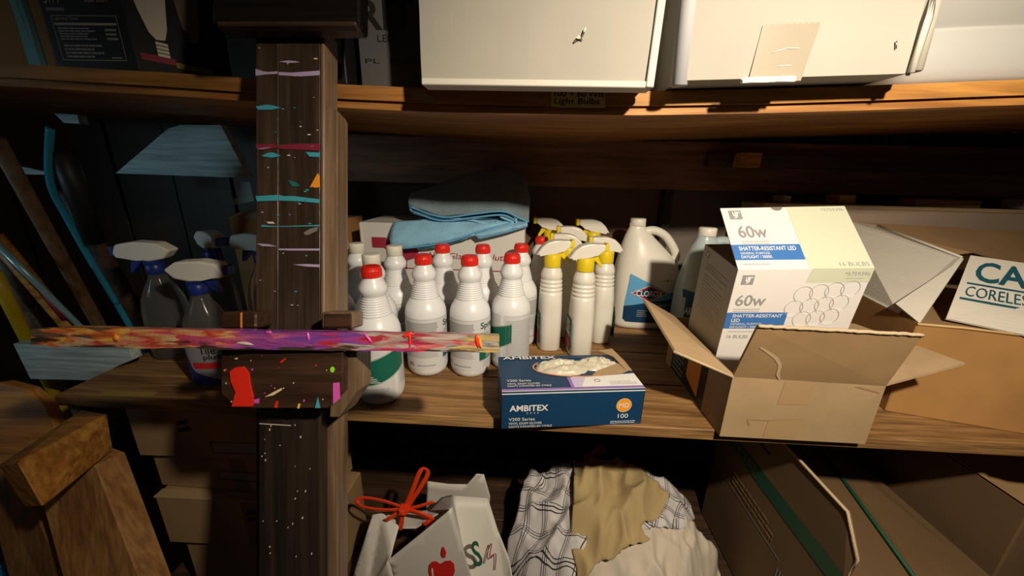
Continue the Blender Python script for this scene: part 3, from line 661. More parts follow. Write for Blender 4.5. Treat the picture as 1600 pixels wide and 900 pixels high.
def sprayer(x,y,rot,label,sc=1.0,z=.95,lab=True):
    r = thing('spray_bottle',label,'spray bottle',(x,y,z),R(rot),'white trigger sprayers with yellow necks'); r.matrix_basis = r.matrix_basis @ Matrix.Scale(sc,4)
    link('body',SB,HDPE_W,r,False); link('neck_collar',NECK,YEL,r,False); link('trigger_head',HEAD,HDPE_W,r,False); link('nozzle',NOZ,YEL,r,False); link('trigger',TRIG,YEL,r,False)
    if lab:
        f = Frame((-.0272,.042,.005),(0,-1,0),(0,0,1))
        sl=dec(f,'side_label',[[(.010,.01),(.070,.01),(.074,.02),(.074,.062),(.060,.085),(.022,.085),(.010,.062)]],DKGREEN,r,.0003,False)
        rects(f,'label_picture',[(.018,.015,.066,.035)],RED,sl,.0006,1,False); rects(f,'label_picture',[(.018,.042,.066,.056)],LGREY,sl,.0006,1,False); fine(f,.02,.06,.06,.08,4,WPRINT,sl,.5,.0006,False)
    return r
sprayer(.057,.306,6,'yellow-necked sprayer with nozzle to the right, left of the front pair',1.05)
sprayer(.130,.274,4,'yellow-necked sprayer with nozzle to the right, right of the front pair',1.05)
sprayer(.192,.362,188,'yellow-necked sprayer turned left with its trigger beside the bleach jug',1.06)
sprayer(.102,.392,178,'yellow-necked sprayer facing left directly behind the front pair',1.06)
sprayer(.125,.477,180,'yellow-necked sprayer facing left, half hidden in the middle row of sprayers',1.09)
sprayer(.186,.535,182,'yellow-necked sprayer facing left, deepest on the shelf near the jug',1.15)
sprayer(.064,.545,179,'yellow-necked sprayer facing left, deepest on the shelf near the towel',1.15)

# ---------------------------------------------------------------- jugs
def jug(name,label,loc,rot,m,s=1.0,wd=1.2):
    r = thing(name,label,'jug',loc,R(rot))
    secs = [(0,.066,.052,0,0,4),(.004,.072,.058,0,0,4),(.015,.075,.060,0,0,3.6),(.13,.075,.060,0,0,3.4),(.160,.0735,.059,0,0,3.0),(.185,.068,.056,-.003,0,2.6),(.21,.058,.050,-.010,0,2.3),(.235,.045,.042,-.019,0,2.1),(.258,.032,.032,-.027,0,2),(.275,.0215,.0215,-.032,0,2),(.283,.018,.018,-.033,0,2),(.292,.018,.018,-.033,0,2)]
    link('body',loft([(z*s,hx*s*wd,hy*s,cx*s*wd,0,p) for z,hx,hy,cx,_,p in secs],52),m,r,False)
    link('cap',lathe([(.0205*s,.286*s),(.021*s,.287*s),(.021*s,.304*s),(.019*s,.306*s)],36),WCAP,r,False).location = (-.033*s*wd,0,0)
    h = smoothpath([(-.020*s*wd,0,.268*s),(.004*s*wd,0,.274*s),(.030*s*wd,0,.262*s),(.050*s*wd,0,.236*s),(.063*s*wd,0,.208*s),(.060*s*wd,0,.190*s),(.046*s*wd,0,.178*s)],6)
    link('handle',tube(h,[.0115*s]*len(h),14,True,1.25,(0,1,0)),m,r,False)
    return r
cj = jug('bleach_jug','white bleach jug with blue label and red diamond emblem','x'and (.338,.492,.95),0,HDPE_W)
class JugF:                                       # front of the superellipse body
    def __init__(s,hx,hy,p,cy=0,sc=1): s.hx,s.hy,s.p,s.sc=hx,hy,p,sc
    def P(s,a,b,off):
        a_=max(-.999,min(.999,a/s.hx)); y=-s.hy*(1-abs(a_)**s.p)**(1/s.p); return Vector((a*1.004,y-off-.0004,b))
jf = JugF(.090,.060,3.45)
def gpoly(fr,name,pts,m,parent,off,step=.008,world=False):
    """polygon split into thin columns so that it follows a curved face"""
    x0=min(p[0] for p in pts); x1=max(p[0] for p in pts); n=max(1,int((x1-x0)/step)); ps=[]
    def yr(x):
        ys=[]
        for i in range(len(pts)):
            (ax,ay),(bx,by)=pts[i],pts[(i+1)%len(pts)]
            if (ax-x)*(bx-x)<=0 and abs(ax-bx)>1e-9: ys.append(ay+(by-ay)*(x-ax)/(bx-ax))
        return (min(ys),max(ys))
    for i in range(n):
        a=x0+(x1-x0)*i/n+1e-6; b=x0+(x1-x0)*(i+1)/n-1e-6; (l0,h0),(l1,h1)=yr(a),yr(b); ps.append([(a,l0),(b,l1),(b,h1),(a,h0)])
    return dec(fr,name,ps,m,parent,off,world)
SKYB = mat('sky_blue_print',(.13,.40,.68),.45)
gpoly(jf,'navy_label',[(-.066,.030),(-.060,.022),(.078,.022),(.083,.030),(.083,.118),(-.066,.068)],NAVY,cj,.0003)
gpoly(jf,'blue_label',[(-.066,.068),(-.058,.162),(.083,.096),(.010,.085)],SKYB,cj,.0006)
gpoly(jf,'diamond_outline',[(-.052,.108),(-.002,.132),(.048,.110),(-.002,.086)],WPRINT,cj,.0009,.006)
gpoly(jf,'diamond',[(-.049,.108),(-.002,.1305),(.045,.110),(-.002,.0875)],RED,cj,.0012,.006); gpoly(jf,'diamond_inner',[(-.040,.1085),(-.002,.126),(.037,.1095),(-.002,.092)],NAVY,cj,.0015,.006)
text(jf,'CLOROX',(-.038,.1000,.034,.1165),WPRINT,cj,.0019,False,bold=.02)
text(jf,'Clean-Up',(.016,.068,.074,.081),WPRINT,cj,.0009,False); fine(jf,-.030,.040,.0,.062,4,GREY,cj,.4,.0006,False); fine(jf,.012,.055,.055,.066,2,LGREY,cj,.5,.0006,False)
dec(jf,'script_mark',[[(.020,.142),(.040,.147),(.058,.146),(.040,.145)],[(.040,.150),(.043,.140),(.044,.140),(.042,.150)]],NAVY,cj,.0006,False)
CLR = mat('bluish_translucent_plastic',(.55,.66,.68),.30,trans=.25,sss=.1)
j2 = jug('carpet_cleaner_jug','bluish translucent jug with dark blue carpet cleaner label behind bulb box',(.474,.375,.95),0,CLR,.98)
jf2 = JugF(.0882,.0588,3.45)
gpoly(jf2,'blue_label',[(-.0865,.050),(.0865,.03),(.0865,.135),(-.0866,.150)],mat('carpet_label',(.012,.07,.16),.4),j2,.0004)
text(jf2,'CARPET CLEANER',(-.086,.090,-.012,.108),WPRINT,j2,.0008,False); rects(jf2,'emblem',[(-.056,.122,-.042,.140)],LGREY,j2,.0008,3,False)
text(jf2,'BATHROOM CLEANER',(-.06,.068,.03,.090),LGREY,j2,.0008,False) if False else fine(jf2,-.062,.066,.02,.092,3,WPRINT,j2,.6,.0008,False)
# ---------------------------------------------------------------- glove box
GB = thing('glove_box','dark blue disposable glove box with gloves poking out of its torn top','box',(-.035,-.026,.95),R(7.8))
GL,GD,GH = .243,.125,.070
link('body',boxm(0,GL,0,GD,0,GH-.002,.0008),NAVY,GB,False)
# top panel with an oval opening
top=[];n=64; cxo,cyo,rxo,ryo=.150,.078,.088,.036
bm=bmesh.new(); inn=[];out=[]
for i in range(n):
    a=2*math.pi*i/n; dx,dy=math.cos(a),math.sin(a)
    inn.append(bm.verts.new((cxo+rxo*dx,cyo+ryo*dy,GH)))
    t=min([((GL-cxo)/dx if dx>1e-6 else 9),(-cxo/dx if dx<-1e-6 else 9),((GD-cyo)/dy if dy>1e-6 else 9),(-cyo/dy if dy<-1e-6 else 9)])
    out.append(bm.verts.new((cxo+t*dx,cyo+t*dy,GH)))
for i in range(n): bm.faces.new([inn[i],out[i],out[(i+1)%n],inn[(i+1)%n]])
tp_=link('top_panel',bm_mesh(bm),NAVY,GB,False); md=tp_.modifiers.new('s','SOLIDIFY'); md.thickness=.0012
f=Frame((0,0,GH+.0008),(1,0,0),(0,1,0))
ring(f,'opening_rim',cxo,cyo,rxo+.001,ryo+.001,.003,mat('orange_rim',(.75,.30,.10),.5),GB,.0006,150,300,24,False)
def fold(a0,b0,a1,b1): return rects(f,'top_print',[(a0,b0,a1,b1)],PURP,GB,.0004,1,False)
fold(0,.003,GL,.0085); rects(f,'white_line',[(0,.0005,GL,.0025)],WPRINT,GB,.0004,1,False)
dec(f,'lilac_panel',[[(.120,.009),(GL,.009),(GL,.050),(.200,.046),(.180,.043),(.150,.041),(.128,.042),(.122,.040)]],LILAC,GB,.0004,False)
dec(f,'white_panel',[[(.136,.009),(GL,.009),(GL,.048),(.200,.044),(.150,.039),(.143,.025)]],WPRINT,GB,.0006,False)
rects(f,'purple_bar',[(.117,.009,.123,.041)],PURP,GB,.0006,1,False)
ring(f,'recycling_mark',.168,.028,.0055,.0055,.002,GREY,GB,.0008,0,360,16,False)
fine(f,.188,.014,.236,.027,3,LGREY,GB,.4,.0008,False)
text(f,'AMBITEX',(.008,.110,.112,.1215),WPRINT,GB,.0008,False,bold=.02)
text(f,'V200 Series',(.010,.030,.052,.037),WPRINT,GB,.0008,False); text(f,'VINYL EXAM GLOVES',(.010,.021,.066,.026),WPRINT,GB,.0008,False); text(f,"GANTS D'EXAMEN EN VYNILE",(.010,.014,.085,.019),WPRINT,GB,.0008,False)
g=Frame((0,-.0002,0),(1,0,0),(0,0,1))
text(g,'AMBITEX',(.013,.034,.078,.0455),WPRINT,GB,.0006,False,bold=.02); dec(g,'dots',[ell(.043+.006*i,.0300,.0010,.0010,8) for i in range(4)],WPRINT,GB,.0006,False)
text(g,'V200 Series',(.012,.0155,.056,.0215),WPRINT,GB,.0006,False); text(g,'VINYL EXAM GLOVES',(.012,.008,.068,.0125),WPRINT,GB,.0006,False); text(g,"GANTS D'EXAMEN EN VYNILE",(.012,.002,.086,.006),WPRINT,GB,.0006,False)
rects(g,'white_line',[(0,.0665,GL,.0685)],WPRINT,GB,.0004,1,False)
dec(g,'orange_disc',[ell(.209,.0395,.0135,.0135,30)],ORANGE,GB,.0005,False); ring(g,'disc_rim',.209,.0395,.0135,.0135,.0010,mat('disc_rim',(.85,.55,.25),.5),GB,.0007,0,360,26,False)
text(g,'MD',(.200,.0350,.218,.0440),WPRINT,GB,.0009,False); text(g,'100',(.2005,.0140,.2185,.0225),WPRINT,GB,.0006,False); fine(g,.188,.004,.232,.0105,2,WPRINT,GB,.35,.0006,False)
dec(Frame((GL+.0001,0,0),(0,1,0),(0,0,1)),'purple_end',[[(0,0),(.02,0),(.02,.069),(0,.069)]],PURP,GB,.0003,False)
# crumpled gloves
VINYL=mat('vinyl_gloves',(.72,.66,.52),.35,trans=.15,sss=.15)
def crumple(cx,cy,rx,ry,h,seed,name='gloves',m=VINYL,z0=GH-.006,n=30,parent=None,rough=1.0):
    v=[];fa=[]
    for j in range(n+1):
        for i in range(n*2):
            a=2*math.pi*i/(n*2); r=j/n
            p=Vector((r*math.cos(a),r*math.sin(a),0))
            k=noise.ridged_multi_fractal(Vector((p.x*2.2+seed,p.y*2.2,seed)),1,2,4,1,2) if hasattr(noise,'ridged_multi_fractal') else noise.fractal(p*3,1,2,3)
            z=h*(1-r**2.2)*(.55+.28*rough*(k-1))
            v.append((cx+p.x*rx*(1+.12*noise.noise(p*3+Vector((seed,0,0)))),cy+p.y*ry,z0+z))
    N=n*2
    for j in range(n):
        for i in range(N): fa.append((j*N+i,(j+1)*N+i,(j+1)*N+(i+1)%N,j*N+(i+1)%N))
    return link(name,mesh(v,fa,True),m,parent or GB,False)
crumple(.118,.080,.060,.034,.026,2.1); crumple(.188,.090,.048,.030,.024,5.7)
link('torn_card',panel([(.165,.047,.0712),(.185,.044,.0715),(.215,.046,.0718),(.236,.058,.0715),(.228,.085,.0735),(.200,.070,.0735),(.178,.060,.0725)],.0008),CARD_IN,GB,False)
link('torn_card',panel([(.200,.128,.078),(.228,.126,.082),(.239,.085,.0765),(.243,.056,.0715),(.232,.060,.072),(.222,.100,.078)],.0008),CARD_IN,GB,False)

# ---------------------------------------------------------------- open carton with the bulb box
OC=thing('open_carton','open brown cardboard carton with spread flaps holding the bulb box','carton',(.445,.11,.95))
A,B_,C_,D_=Vector((.331,-.015,.95)),Vector((.566,-.015,.95)),Vector((.566,.245,.95)),Vector((.331,.245,.95))
At,Bt,Ct,Dt=[p+Vector((0,0,h)) for p,h in ((A,.1125),(B_,.1085),(C_,.1085),(D_,.1125))]
def wall(a,b,c,d,nm,m): return link(nm,panel([a,b,c,d],.004),m,OC)
fw=wall(A,B_,Bt,At,'front_wall',CARD); e_=Vector((0,.0043,0)); wall(B_+e_,C_-e_,Ct-e_,Bt+e_,'side_wall',CARD); lw=wall(D_-e_,A+e_,At+e_,Dt-e_,'side_wall',CARD); wall(C_,D_,Dt,Ct,'rear_wall',CARD)
link('base',boxm(.3355,.5615,-.0105,.2405,.9502,.954),CARD,OC)
ff=Quad(A,B_,Bt,At)
CREASE=mat('cardboard_crease',(.30,.185,.09),.9); PTAPE=mat('paper_tape',(.36,.235,.115),.6)
dec(ff,'paper_tape',[[(.335,.60),(.535,.62),(.545,.985),(.345,.975)]],PTAPE,fw,.0006); dec(ff,'paper_tape',[[(.295,.03),(.515,.05),(.535,.39),(.305,.34)]],PTAPE,fw,.0006)
dec(ff,'fold_crease',[[(.16,.30),(.165,.34),(.20,.335),(.30,.33),(.53,.385),(.53,.375),(.30,.315),(.19,.315),(.175,.29),(.19,.22),(.18,.21)]],CREASE,fw,.0009); dec(ff,'fold_crease',[[(.80,.96),(.97,.88),(.975,.90),(.84,.97)]],CREASE,fw,.0009)
lf=Quad(D_,A,At,Dt)
dec(lf,'black_print',[[(.12,.02),(.72,.02),(.72,.96),(.12,.96)]],BLACK,lw,.0005); dec(lf,'orange_print',[[(.42,.25),(.63,.10),(.63,.78),(.42,.95)]],mat('orange_band',(.62,.22,.03),.6),lw,.0009); fine(lf,.14,.1,.36,.8,8,GREY,lw,.4,.0009)
FF=[At,Bt,Vector((.562,-.042,1.157)),Vector((.33,-.048,1.163))]
fp=link('front_flap',panel([FF[0],FF[3],FF[2],FF[1]][::-1],.004),CARD_D,OC)
qf=Quad(FF[0],FF[1],FF[2],FF[3])
dec(qf,'torn_crease',[[(.07,.62),(.15,.50),(.20,.42),(.245,.30),(.265,.10),(.30,0),(.315,0),(.285,.12),(.265,.32),(.22,.45),(.16,.54),(.08,.64)]],mat('torn_light',(.50,.38,.22),.9),fp,.0010)
rg=random.Random(9)
link('flap_cut_edge',tube([FF[3]+(FF[2]-FF[3])*(i/40)+Vector((0,0,.0012*rg.random())) for i in range(41)],.0028,6),CARD_EDGE,fp)
LF=[Dt,At,Vector((.240,.002,1.094)),Vector((.229,.155,1.130))]
lfl=link('left_flap',panel(LF,.004),CARD_IN,OC)
link('flap_cut_edge',tube([LF[1],LF[2]],.0026,6),CARD_EDGE,lfl)
RF=[Bt,Ct,Vector((.655,.165,1.09)),Vector((.673,-.011,1.099))]
link('right_flap',panel(RF,.004),CARD_IN,OC)
BBM=Matrix.Translation((.340,.047,1.2228)) @ Matrix.Rotation(R(-2.6),4,'Y') @ Matrix.Rotation(R(9),4,'X')
BW,BD,BH=.210,.125,.262
BB=thing('bulb_box','white and pale green LED bulb box with raised lid inside open carton','box')
BB.matrix_basis=BBM
WB=mat('white_gloss_card',(.76,.73,.71),.45); PG=mat('pale_green_print',(.60,.62,.47),.5); SIDE_SHADE=mat('box_side_shaded',(.44,.43,.42),.6)
link('body',boxm(0,BW,0,BD,-BH,0,.0006),WB,BB,False)
link('inside',boxm(.002,BW-.002,.002,BD-.002,-.003,.0004),mat('box_inside',(.20,.17,.15),.9),BB,False)
f=Frame((0,0,0),(1,0,0),(0,0,1))
dec(f,'green_panel',[[(.112,-.024),(BW,-.024),(BW,0),(.116,0)]],PG,BB,.0003,False)
def logo(fr,a0,b0,a1,b1,par,world):
    rects(fr,'logo_square',[(a0,b0,a1,b1)],GREY,par,.0005,1,world); w,h=a1-a0,b1-b0
    dec(fr,'logo_mark',[[(a0+w*.15,b0+h*.82),(a0+w*.28,b0+h*.82),(a0+w*.30,b0+h*.40),(a0+w*.42,b0+h*.26),(a0+w*.55,b0+h*.40),(a0+w*.57,b0+h*.70),(a0+w*.88,b0+h*.70),(a0+w*.88,b0+h*.82),(a0+w*.45,b0+h*.82),(a0+w*.44,b0+h*.46),(a0+w*.38,b0+h*.46),(a0+w*.36,b0+h*.82)],[(a0+w*.57,b0+h*.70),(a0+w*.70,b0+h*.70),(a0+w*.66,b0+h*.26),(a0+w*.46,b0+h*.10),(a0+w*.30,b0+h*.14),(a0+w*.46,b0+h*.22),(a0+w*.55,b0+h*.36)]],WPRINT,par,.0009,world)
logo(f,.010,-.027,.029,-.010,BB,False)
text(f,'60w',(.009,-.067,.058,-.046),GREY,BB,.0005,False,bold=.012); fine(f,.009,-.078,.052,-.070,2,LGREY,BB,.35,.0005,False)
rects(f,'blue_band',[(0,-.112,.100,-.080)],BLUEB,BB,.0004,1,False)
text(f,'SHATTER-RESISTANT',(.010,-.0895,.092,-.083),WPRINT,BB,.0008,False,bold=.015); text(f,'LED',(.010,-.0985,.024,-.092),WPRINT,BB,.0008,False,bold=.015); text(f,'GENERAL PURPOSE',(.010,-.1045,.062,-.1005),WPRINT,BB,.0008,False); text(f,'DAYLIGHT / 5000K',(.010,-.1105,.060,-.1065),WPRINT,BB,.0008,False,bold=.01)
fine(f,.010,-.119,.06,-.116,1,LGREY,BB,.5,.0005,False); text(f,'16 BULBS',(.010,-.132,.046,-.125),GREY,BB,.0005,False)
text(f,'*5759396',(.168,-.0125,.207,-.0055),GREY,BB,.0005,False); fine(f,.172,-.0175,.200,-.0155,1,LGREY,BB,.6,.0005,False)
for ix,(cx,cy) in enumerate(((.115,-.046),(.139,-.042),(.162,-.039),(.186,-.036),(.107,-.072),(.131,-.068),(.154,-.065),(.177,-.062),(.126,-.093),(.148,-.091),(.170,-.088))):
    ring(f,'bulb_outline',cx,cy,.0150,.0150,.0010,LGREY,BB,.0005+.00002*ix,-50,230,22,False)
    dec(f,'bulb_picture',[[(cx-.0095,cy-.0105),(cx+.0095,cy-.0105),(cx+.006,cy-.017),(cx-.006,cy-.017)]],WPRINT,BB,.0004,False)
f=Frame((0,BD,0),(0,-1,0),(0,0,1))
rects(f,'side_shade',[(0,-BH,BD,0)],SIDE_SHADE,BB,.0003,1,False)  # whole side greyed over, the shade of the unlit face as colour
rects(f,'facts_frame',[(.02,-.03,.105,-.0285),(.02,-.125,.105,-.1245),(.02,-.125,.0205,-.03),(.1045,-.125,.105,-.03),(.02,-.042,.105,-.040)],GREY,BB,.0006,1,False); fine(f,.023,-.12,.10,-.046,11,GREY,BB,.25,.0006,False,seed=12,ragged=.5); text(f,'Lighting Facts',(.023,-.038,.085,-.032),GREY,BB,.0006,False); logo(f,.012,-.020,.026,-.008,BB,False)
# raised lid
l0=BBM@Vector((0,0,0)); l1=BBM@Vector((BW,0,0)); l3=Vector((0.336, 0.133, 1.313)); l2=l3+(l1-l0)
lid=link('lid',panel([l0,l1,l2,l3],.0016),WB,BB)
q=Quad(l0,l1,l2,l3)
dec(q,'green_panel',[[(.53,0),(1,0),(1,1),(.535,1)]],PG,lid,.0004)
logo(q,.055,.80,.155,.95,lid,True)
text(q,'60w',(.085,.49,.31,.69),GREY,lid,.0006,bold=.012); fine(q,.09,.39,.30,.46,2,LGREY,lid,.35,.0006)
rects(q,'blue_band',[(0,.14,.525,.38)],BLUEB,lid,.0005)
text(q,'SHATTER-RESISTANT LED',(.05,.285,.485,.35),WPRINT,lid,.0009,bold=.015); text(q,'GENERAL PURPOSE',(.05,.225,.275,.26),WPRINT,lid,.0009); text(q,'DAYLIGHT / 5000K',(.05,.165,.285,.21),WPRINT,lid,.0009,bold=.01)
fine(q,.05,.07,.25,.09,1,LGREY,lid,.7,.0006); text(q,'16 BULBS',(.76,.035,.975,.095),GREY,lid,.0006); text(q,'*5759396',(.80,.915,.975,.965),GREY,lid,.0006)
dec(q,'thumb_notch',[ell(.455,1.0,.045,.06,14,180,360)+[(.5,1.0)]],MC['box_inside'],lid,.0008)

# ---------------------------------------------------------------- big box with white flaps on the right
CB=thing('cardboard_box','brown box with white top flaps lettered in dark teal at the right','box',(.85,.2,.95))
bd=Vector((.2588,.966,0)); bw=Vector((.966,-.2588,0)); o0=Vector((.684,.083,.95))
V=[o0,o0+bw*.44,o0+bw*.44+bd*.36,o0+bd*.36]; H=Vector((0,0,.178))
link('body',hexa(V+[p+H for p in V],.002),CARD2,CB)
TOPW=mat('white_flap',(.66,.62,.54),.8,bump=.25,bscale=90,stretch=(1,1,6),var=.06)
p1=o0+H; p2=o0+bd*.36+H
link('top_liner',panel([p1+Vector((0,0,.0006)),p1+bw*.44,p2+bw*.44,p2+Vector((0,0,.0006))],.0005),CARD_D,CB)
q1=Vector((0.818, 0.175, 1.232)); q2=Vector((0.815, 0.36, 1.268)); q3=Vector((0.818, 0.45, 1.269))
link('left_flap',panel([p1+bd*.055,q1,q2,q3,p2],.003),TOPW,CB)
link('flap_corner',panel([p1+Vector((.003,0,.002)),Vector((0.819, 0.172, 1.231)),Vector((0.688, 0.135, 1.148))],.003),TOPW,CB)
link('flap_rim',tube([q1,q2],.0022,6),WHITEEDGE,CB)
c0=Vector((0.74, 0.094, 1.137)); c1=Vector((0.87, 0.0, 1.127)); c2=Vector((0.994, 0.12, 1.22)); c3=Vector((0.861, 0.2, 1.232))
cfl=link('front_flap',panel([c0,c1,c2,c3],.0035),TOPW,CB)
q=Quad(c0,Vector((0.816, 0.047, 1.131)),Vector((0.92, 0.165, 1.227)),c3)
text(q,'CAN',(.19,.60,1.48,.92),TEAL,cfl,.0008,bold=.02); rects(q,'rule',[(.11,.54,1.4,.565),(.08,.30,1.4,.33)],TEAL,cfl,.0006); text(q,'CORELESS P',(.13,.36,1.35,.51),TEAL,cfl,.0008)
link('rear_flap',panel([p2+Vector((0,0,.001)),Vector((0.826, 0.448, 1.264)),Vector((1.25, 0.4, 1.256)),Vector((1.098, 0.3, 1.189)),Vector((0.932, 0.26, 1.227))],.003),CARD_D,CB)
link('torn_tape',tube([p1,p1+bw*.06+Vector((0,0,.002)),p1+bw*.15],.0025,6),mat('torn_tan',(.62,.40,.18),.8),CB)
LBX=thing('long_box','long pale cardboard box at the back behind the lettered box','box',(1.05,.5,.95))
link('body',boxm(.60,1.55,.452,.555,.95,1.306,.002),mat('pale_tan_card',(.36,.27,.20),.85,var=.15,vscale=5),LBX)
link('top_edge',boxm(.60,1.55,.449,.457,1.299,1.308,.001),CARD_IN,LBX)
f=Frame((.60,.4515,.95),(1,0,0),(0,0,1))
link('scribble',tube(smoothpath([f.P(a,b,.001) for a,b in ((.08,.33),(.10,.345),(.12,.325),(.14,.342),(.13,.31),(.17,.335),(.20,.345),(.17,.30),(.15,.32),(.21,.33))],5),.0012,5),BLACK,LBX)
for i,(x,w_,m) in enumerate(((.66,.018,WHITEBOX),(.80,.04,CARD_IN),(.99,.16,CARD_D),(1.25,.06,WHITEBOX))):
    tag(link('packing_block',boxm(x,x+w_,.47,.52,1.308,1.326+.006*(i%2),.002),m),['small white block on the back edge of the long box','tan stub beside the small white block on the long box','flat tan slab lying on top of the long box','white block at the right end on top of the long box'][i],'block')
pc_=crumple(0,0,.045,.03,.05,9.1,'patterned_cloth',mat('yellow_pattern',(.38,.33,.14),.9,var=.7,vscale=70),0,24,mid); pc_.parent=None; pc_.matrix_parent_inverse=Matrix(); pc_.location=(.885,-.012,.95); tag(pc_,'scrap of yellow patterned fabric at the right end of the middle shelf','fabric')
# ---------------------------------------------------------------- blue-trigger sprayers at the left
CLEAR=mat('clear_plastic',(.55,.54,.50),.14,trans=.9,ior=1.2)
LB=loft([(0,.036,.028,0,0,3),(.004,.041,.032,0,0,3),(.06,.042,.033,0,0,3),(.11,.041,.032,0,0,2.8),(.14,.037,.030,0,0,2.5),(.165,.027,.025,0,0,2.2),(.185,.017,.017,0,0,2),(.205,.0135,.0135,0,0,2)],40)
LN=lathe([(.0165,.196),(.017,.197),(.017,.215),(.014,.219)],24)
LH=prism([(x,-.015,z) for x,z in ((-.060,.232),(-.064,.243),(-.056,.261),(-.022,.267),(.022,.264),(.046,.248),(.030,.230),(.0,.224),(-.022,.231))],(0,-1,0),.032,.004,2)
LNZ=boxm(-.0725,-.063,-.011,.011,.236,.256,.002,2)
LT=prism([(x,-.007,z) for x,z in ((-.014,.234),(-.034,.236),(-.040,.220),(-.046,.200),(-.042,.197),(-.033,.208),(-.024,.222),(-.014,.222))],(0,-1,0),.014,.002,2)
LST=boxm(-.014,.014,-.012,.012,.213,.236,.003,2)
def bsprayer(x,y,rot,label,sc=1.0):
    r=thing('spray_bottle',label,'spray bottle',(x,y,.95),R(rot),'clear sprayers with blue and white triggers'); r.matrix_basis=r.matrix_basis@Matrix.Scale(sc,4)
    link('body',LB,CLEAR,r,False); link('neck_collar',LN,DBLUE,r,False); link('trigger_head',LH,HDPE_W,r,False); link('nozzle',LNZ,DBLUE,r,False); link('trigger',LT,DBLUE,r,False); link('trigger_body',LST,DBLUE,r,False)
    return r
bsprayer(-.795,.175,10,'clear sprayer with white and blue trigger, leftmost of the four',.98)
bsprayer(-.775,.300,150,'clear sprayer with blue trigger at the back of the four',1.0)
tb=bsprayer(-.622,.085,185,'dark blue tile cleaner sprayer in front of the clear ones',.93)
bsprayer(-.640,.285,0,'clear sprayer whose white head touches the easel mast',1.0)
TF=JugF(.0425,.0335,2.95)
def tfp(nm,pts,m,off): return gpoly(TF,nm,pts,m,tb,off,.006)
class Back:                                        # the bottle is turned round, so its label faces the other way
    def P(s,a,b,off): p=TF.P(a,b,off); return Vector((-p.x,-p.y,p.z))
TFB=Back()
gpoly(TFB,'blue_label',[(-.039,.004),(.039,.004),(.040,.10),(-.040,.10)],DBLUE,tb,.0004,.006)
gpoly(TFB,'grey_label',[(-.020,.035),(.036,.012),(.038,.095),(-.034,.095)],mat('label_grey',(.25,.25,.26),.5),tb,.0008,.006)
text(TFB,'Tile',(.000,.075,.030,.092),BLACK,tb,.0014,False,bold=.02); text(TFB,'plus',(.006,.060,.036,.074),BLACK,tb,.0014,False,bold=.02); rects(TFB,'red_band',[(-.018,.042,.036,.056)],RED,tb,.0012,8,False)
mk=link('masking_tape',boxm(-.05,.05,-.008,.008,0,.0006),mat('masking_tape',(.32,.23,.06),.7)); mk.location=(-.745,.016,.9502); mk.rotation_euler=(0,0,R(3)); tag(mk,'strip of yellowed masking tape stuck on the dark left end of the shelf','tape')
tn=thing('tan_jug','tan rounded plastic container half hidden by the easel mast','container',(-.47,.33,.95))
link('body',loft([(0,.034,.034,-.465,.33,2.4),(.01,.036,.036,-.465,.33,2.4),(.16,.036,.036,-.465,.33,2.4),(.21,.030,.030,-.465,.33,2.2),(.245,.018,.018,-.465,.33,2),(.255,.016,.016,-.465,.33,2)],32),mat('tan_plastic',(.55,.30,.09),.5),tn).location=(0,0,.95)
tn.children[0].matrix_parent_inverse=tn.matrix_basis.inverted()
wc2=thing('cardboard_box','low brown cardboard box behind the blue-trigger sprayers','box',(-.70,.45,.95))
link('body',boxm(-.80,-.50,.40,.54,.95,1.235,.002),CARD2,wc2); link('bent_flap',panel([(-.80,.40,1.236),(-.66,.39,1.236),(-.68,.41,1.262),(-.78,.42,1.250)],.003),CARD_IN,wc2)
# whitish boards; blue daylight is put into their colour and outline
b1=link('daylit_board',prism([(-1.073,.10,.998),(-.818,.10,1.003),(-.816,.10,.974),(-.866,.10,.953),(-.905,.10,.919),(-1.066,.10,.915)],(0,-1,0),.02,.001),W_DAYLIT); tag(b1,'whitish board, blue daylight in its colour, with a sawn-off corner beside the shelf end','board')
b2=link('daylit_board',prism([(-1.083, 0.4, 1.341),(-0.911, 0.4, 1.452),(-0.876, 0.4, 1.461),(-0.772, 0.4, 1.463),(-0.725, 0.4, 1.338)],(0,-1,0),.02,.001),W_DAYLIT); tag(b2,'large patch of blue daylight built as a board under the upper shelf left of the easel','board')
b3=link('daylit_board',prism([(-1.303, 0.36, 1.356),(-1.215, 0.36, 1.341),(-1.217, 0.36, 1.334),(-1.298, 0.36, 1.334)],(0,-1,0),.02),W_DAYLIT); tag(b3,'thin end of a whitish board tinted by blue daylight at the left picture edge','board')
b4=link('daylit_board',prism([(-1.15, 0.36, 1.477),(-1.093, 0.36, 1.475),(-1.093, 0.36, 1.455),(-1.132, 0.36, 1.456)],(0,-1,0),.02),W_DAYLIT); tag(b4,'small whitish board end tinted by blue daylight just under the upper shelf at left','board')
pt=link('paper_tag',prism([(-0.746, 0.38, 1.327),(-0.709, 0.38, 1.329),(-0.706, 0.38, 1.282),(-0.739, 0.38, 1.275),(-0.76, 0.38, 1.271),(-0.759, 0.38, 1.287),(-0.743, 0.38, 1.289)],(0,-1,0),.001),mat('grey_paper',(.36,.40,.40),.8)); tag(pt,'small grey paper tag hanging beside the easel mast','tag')
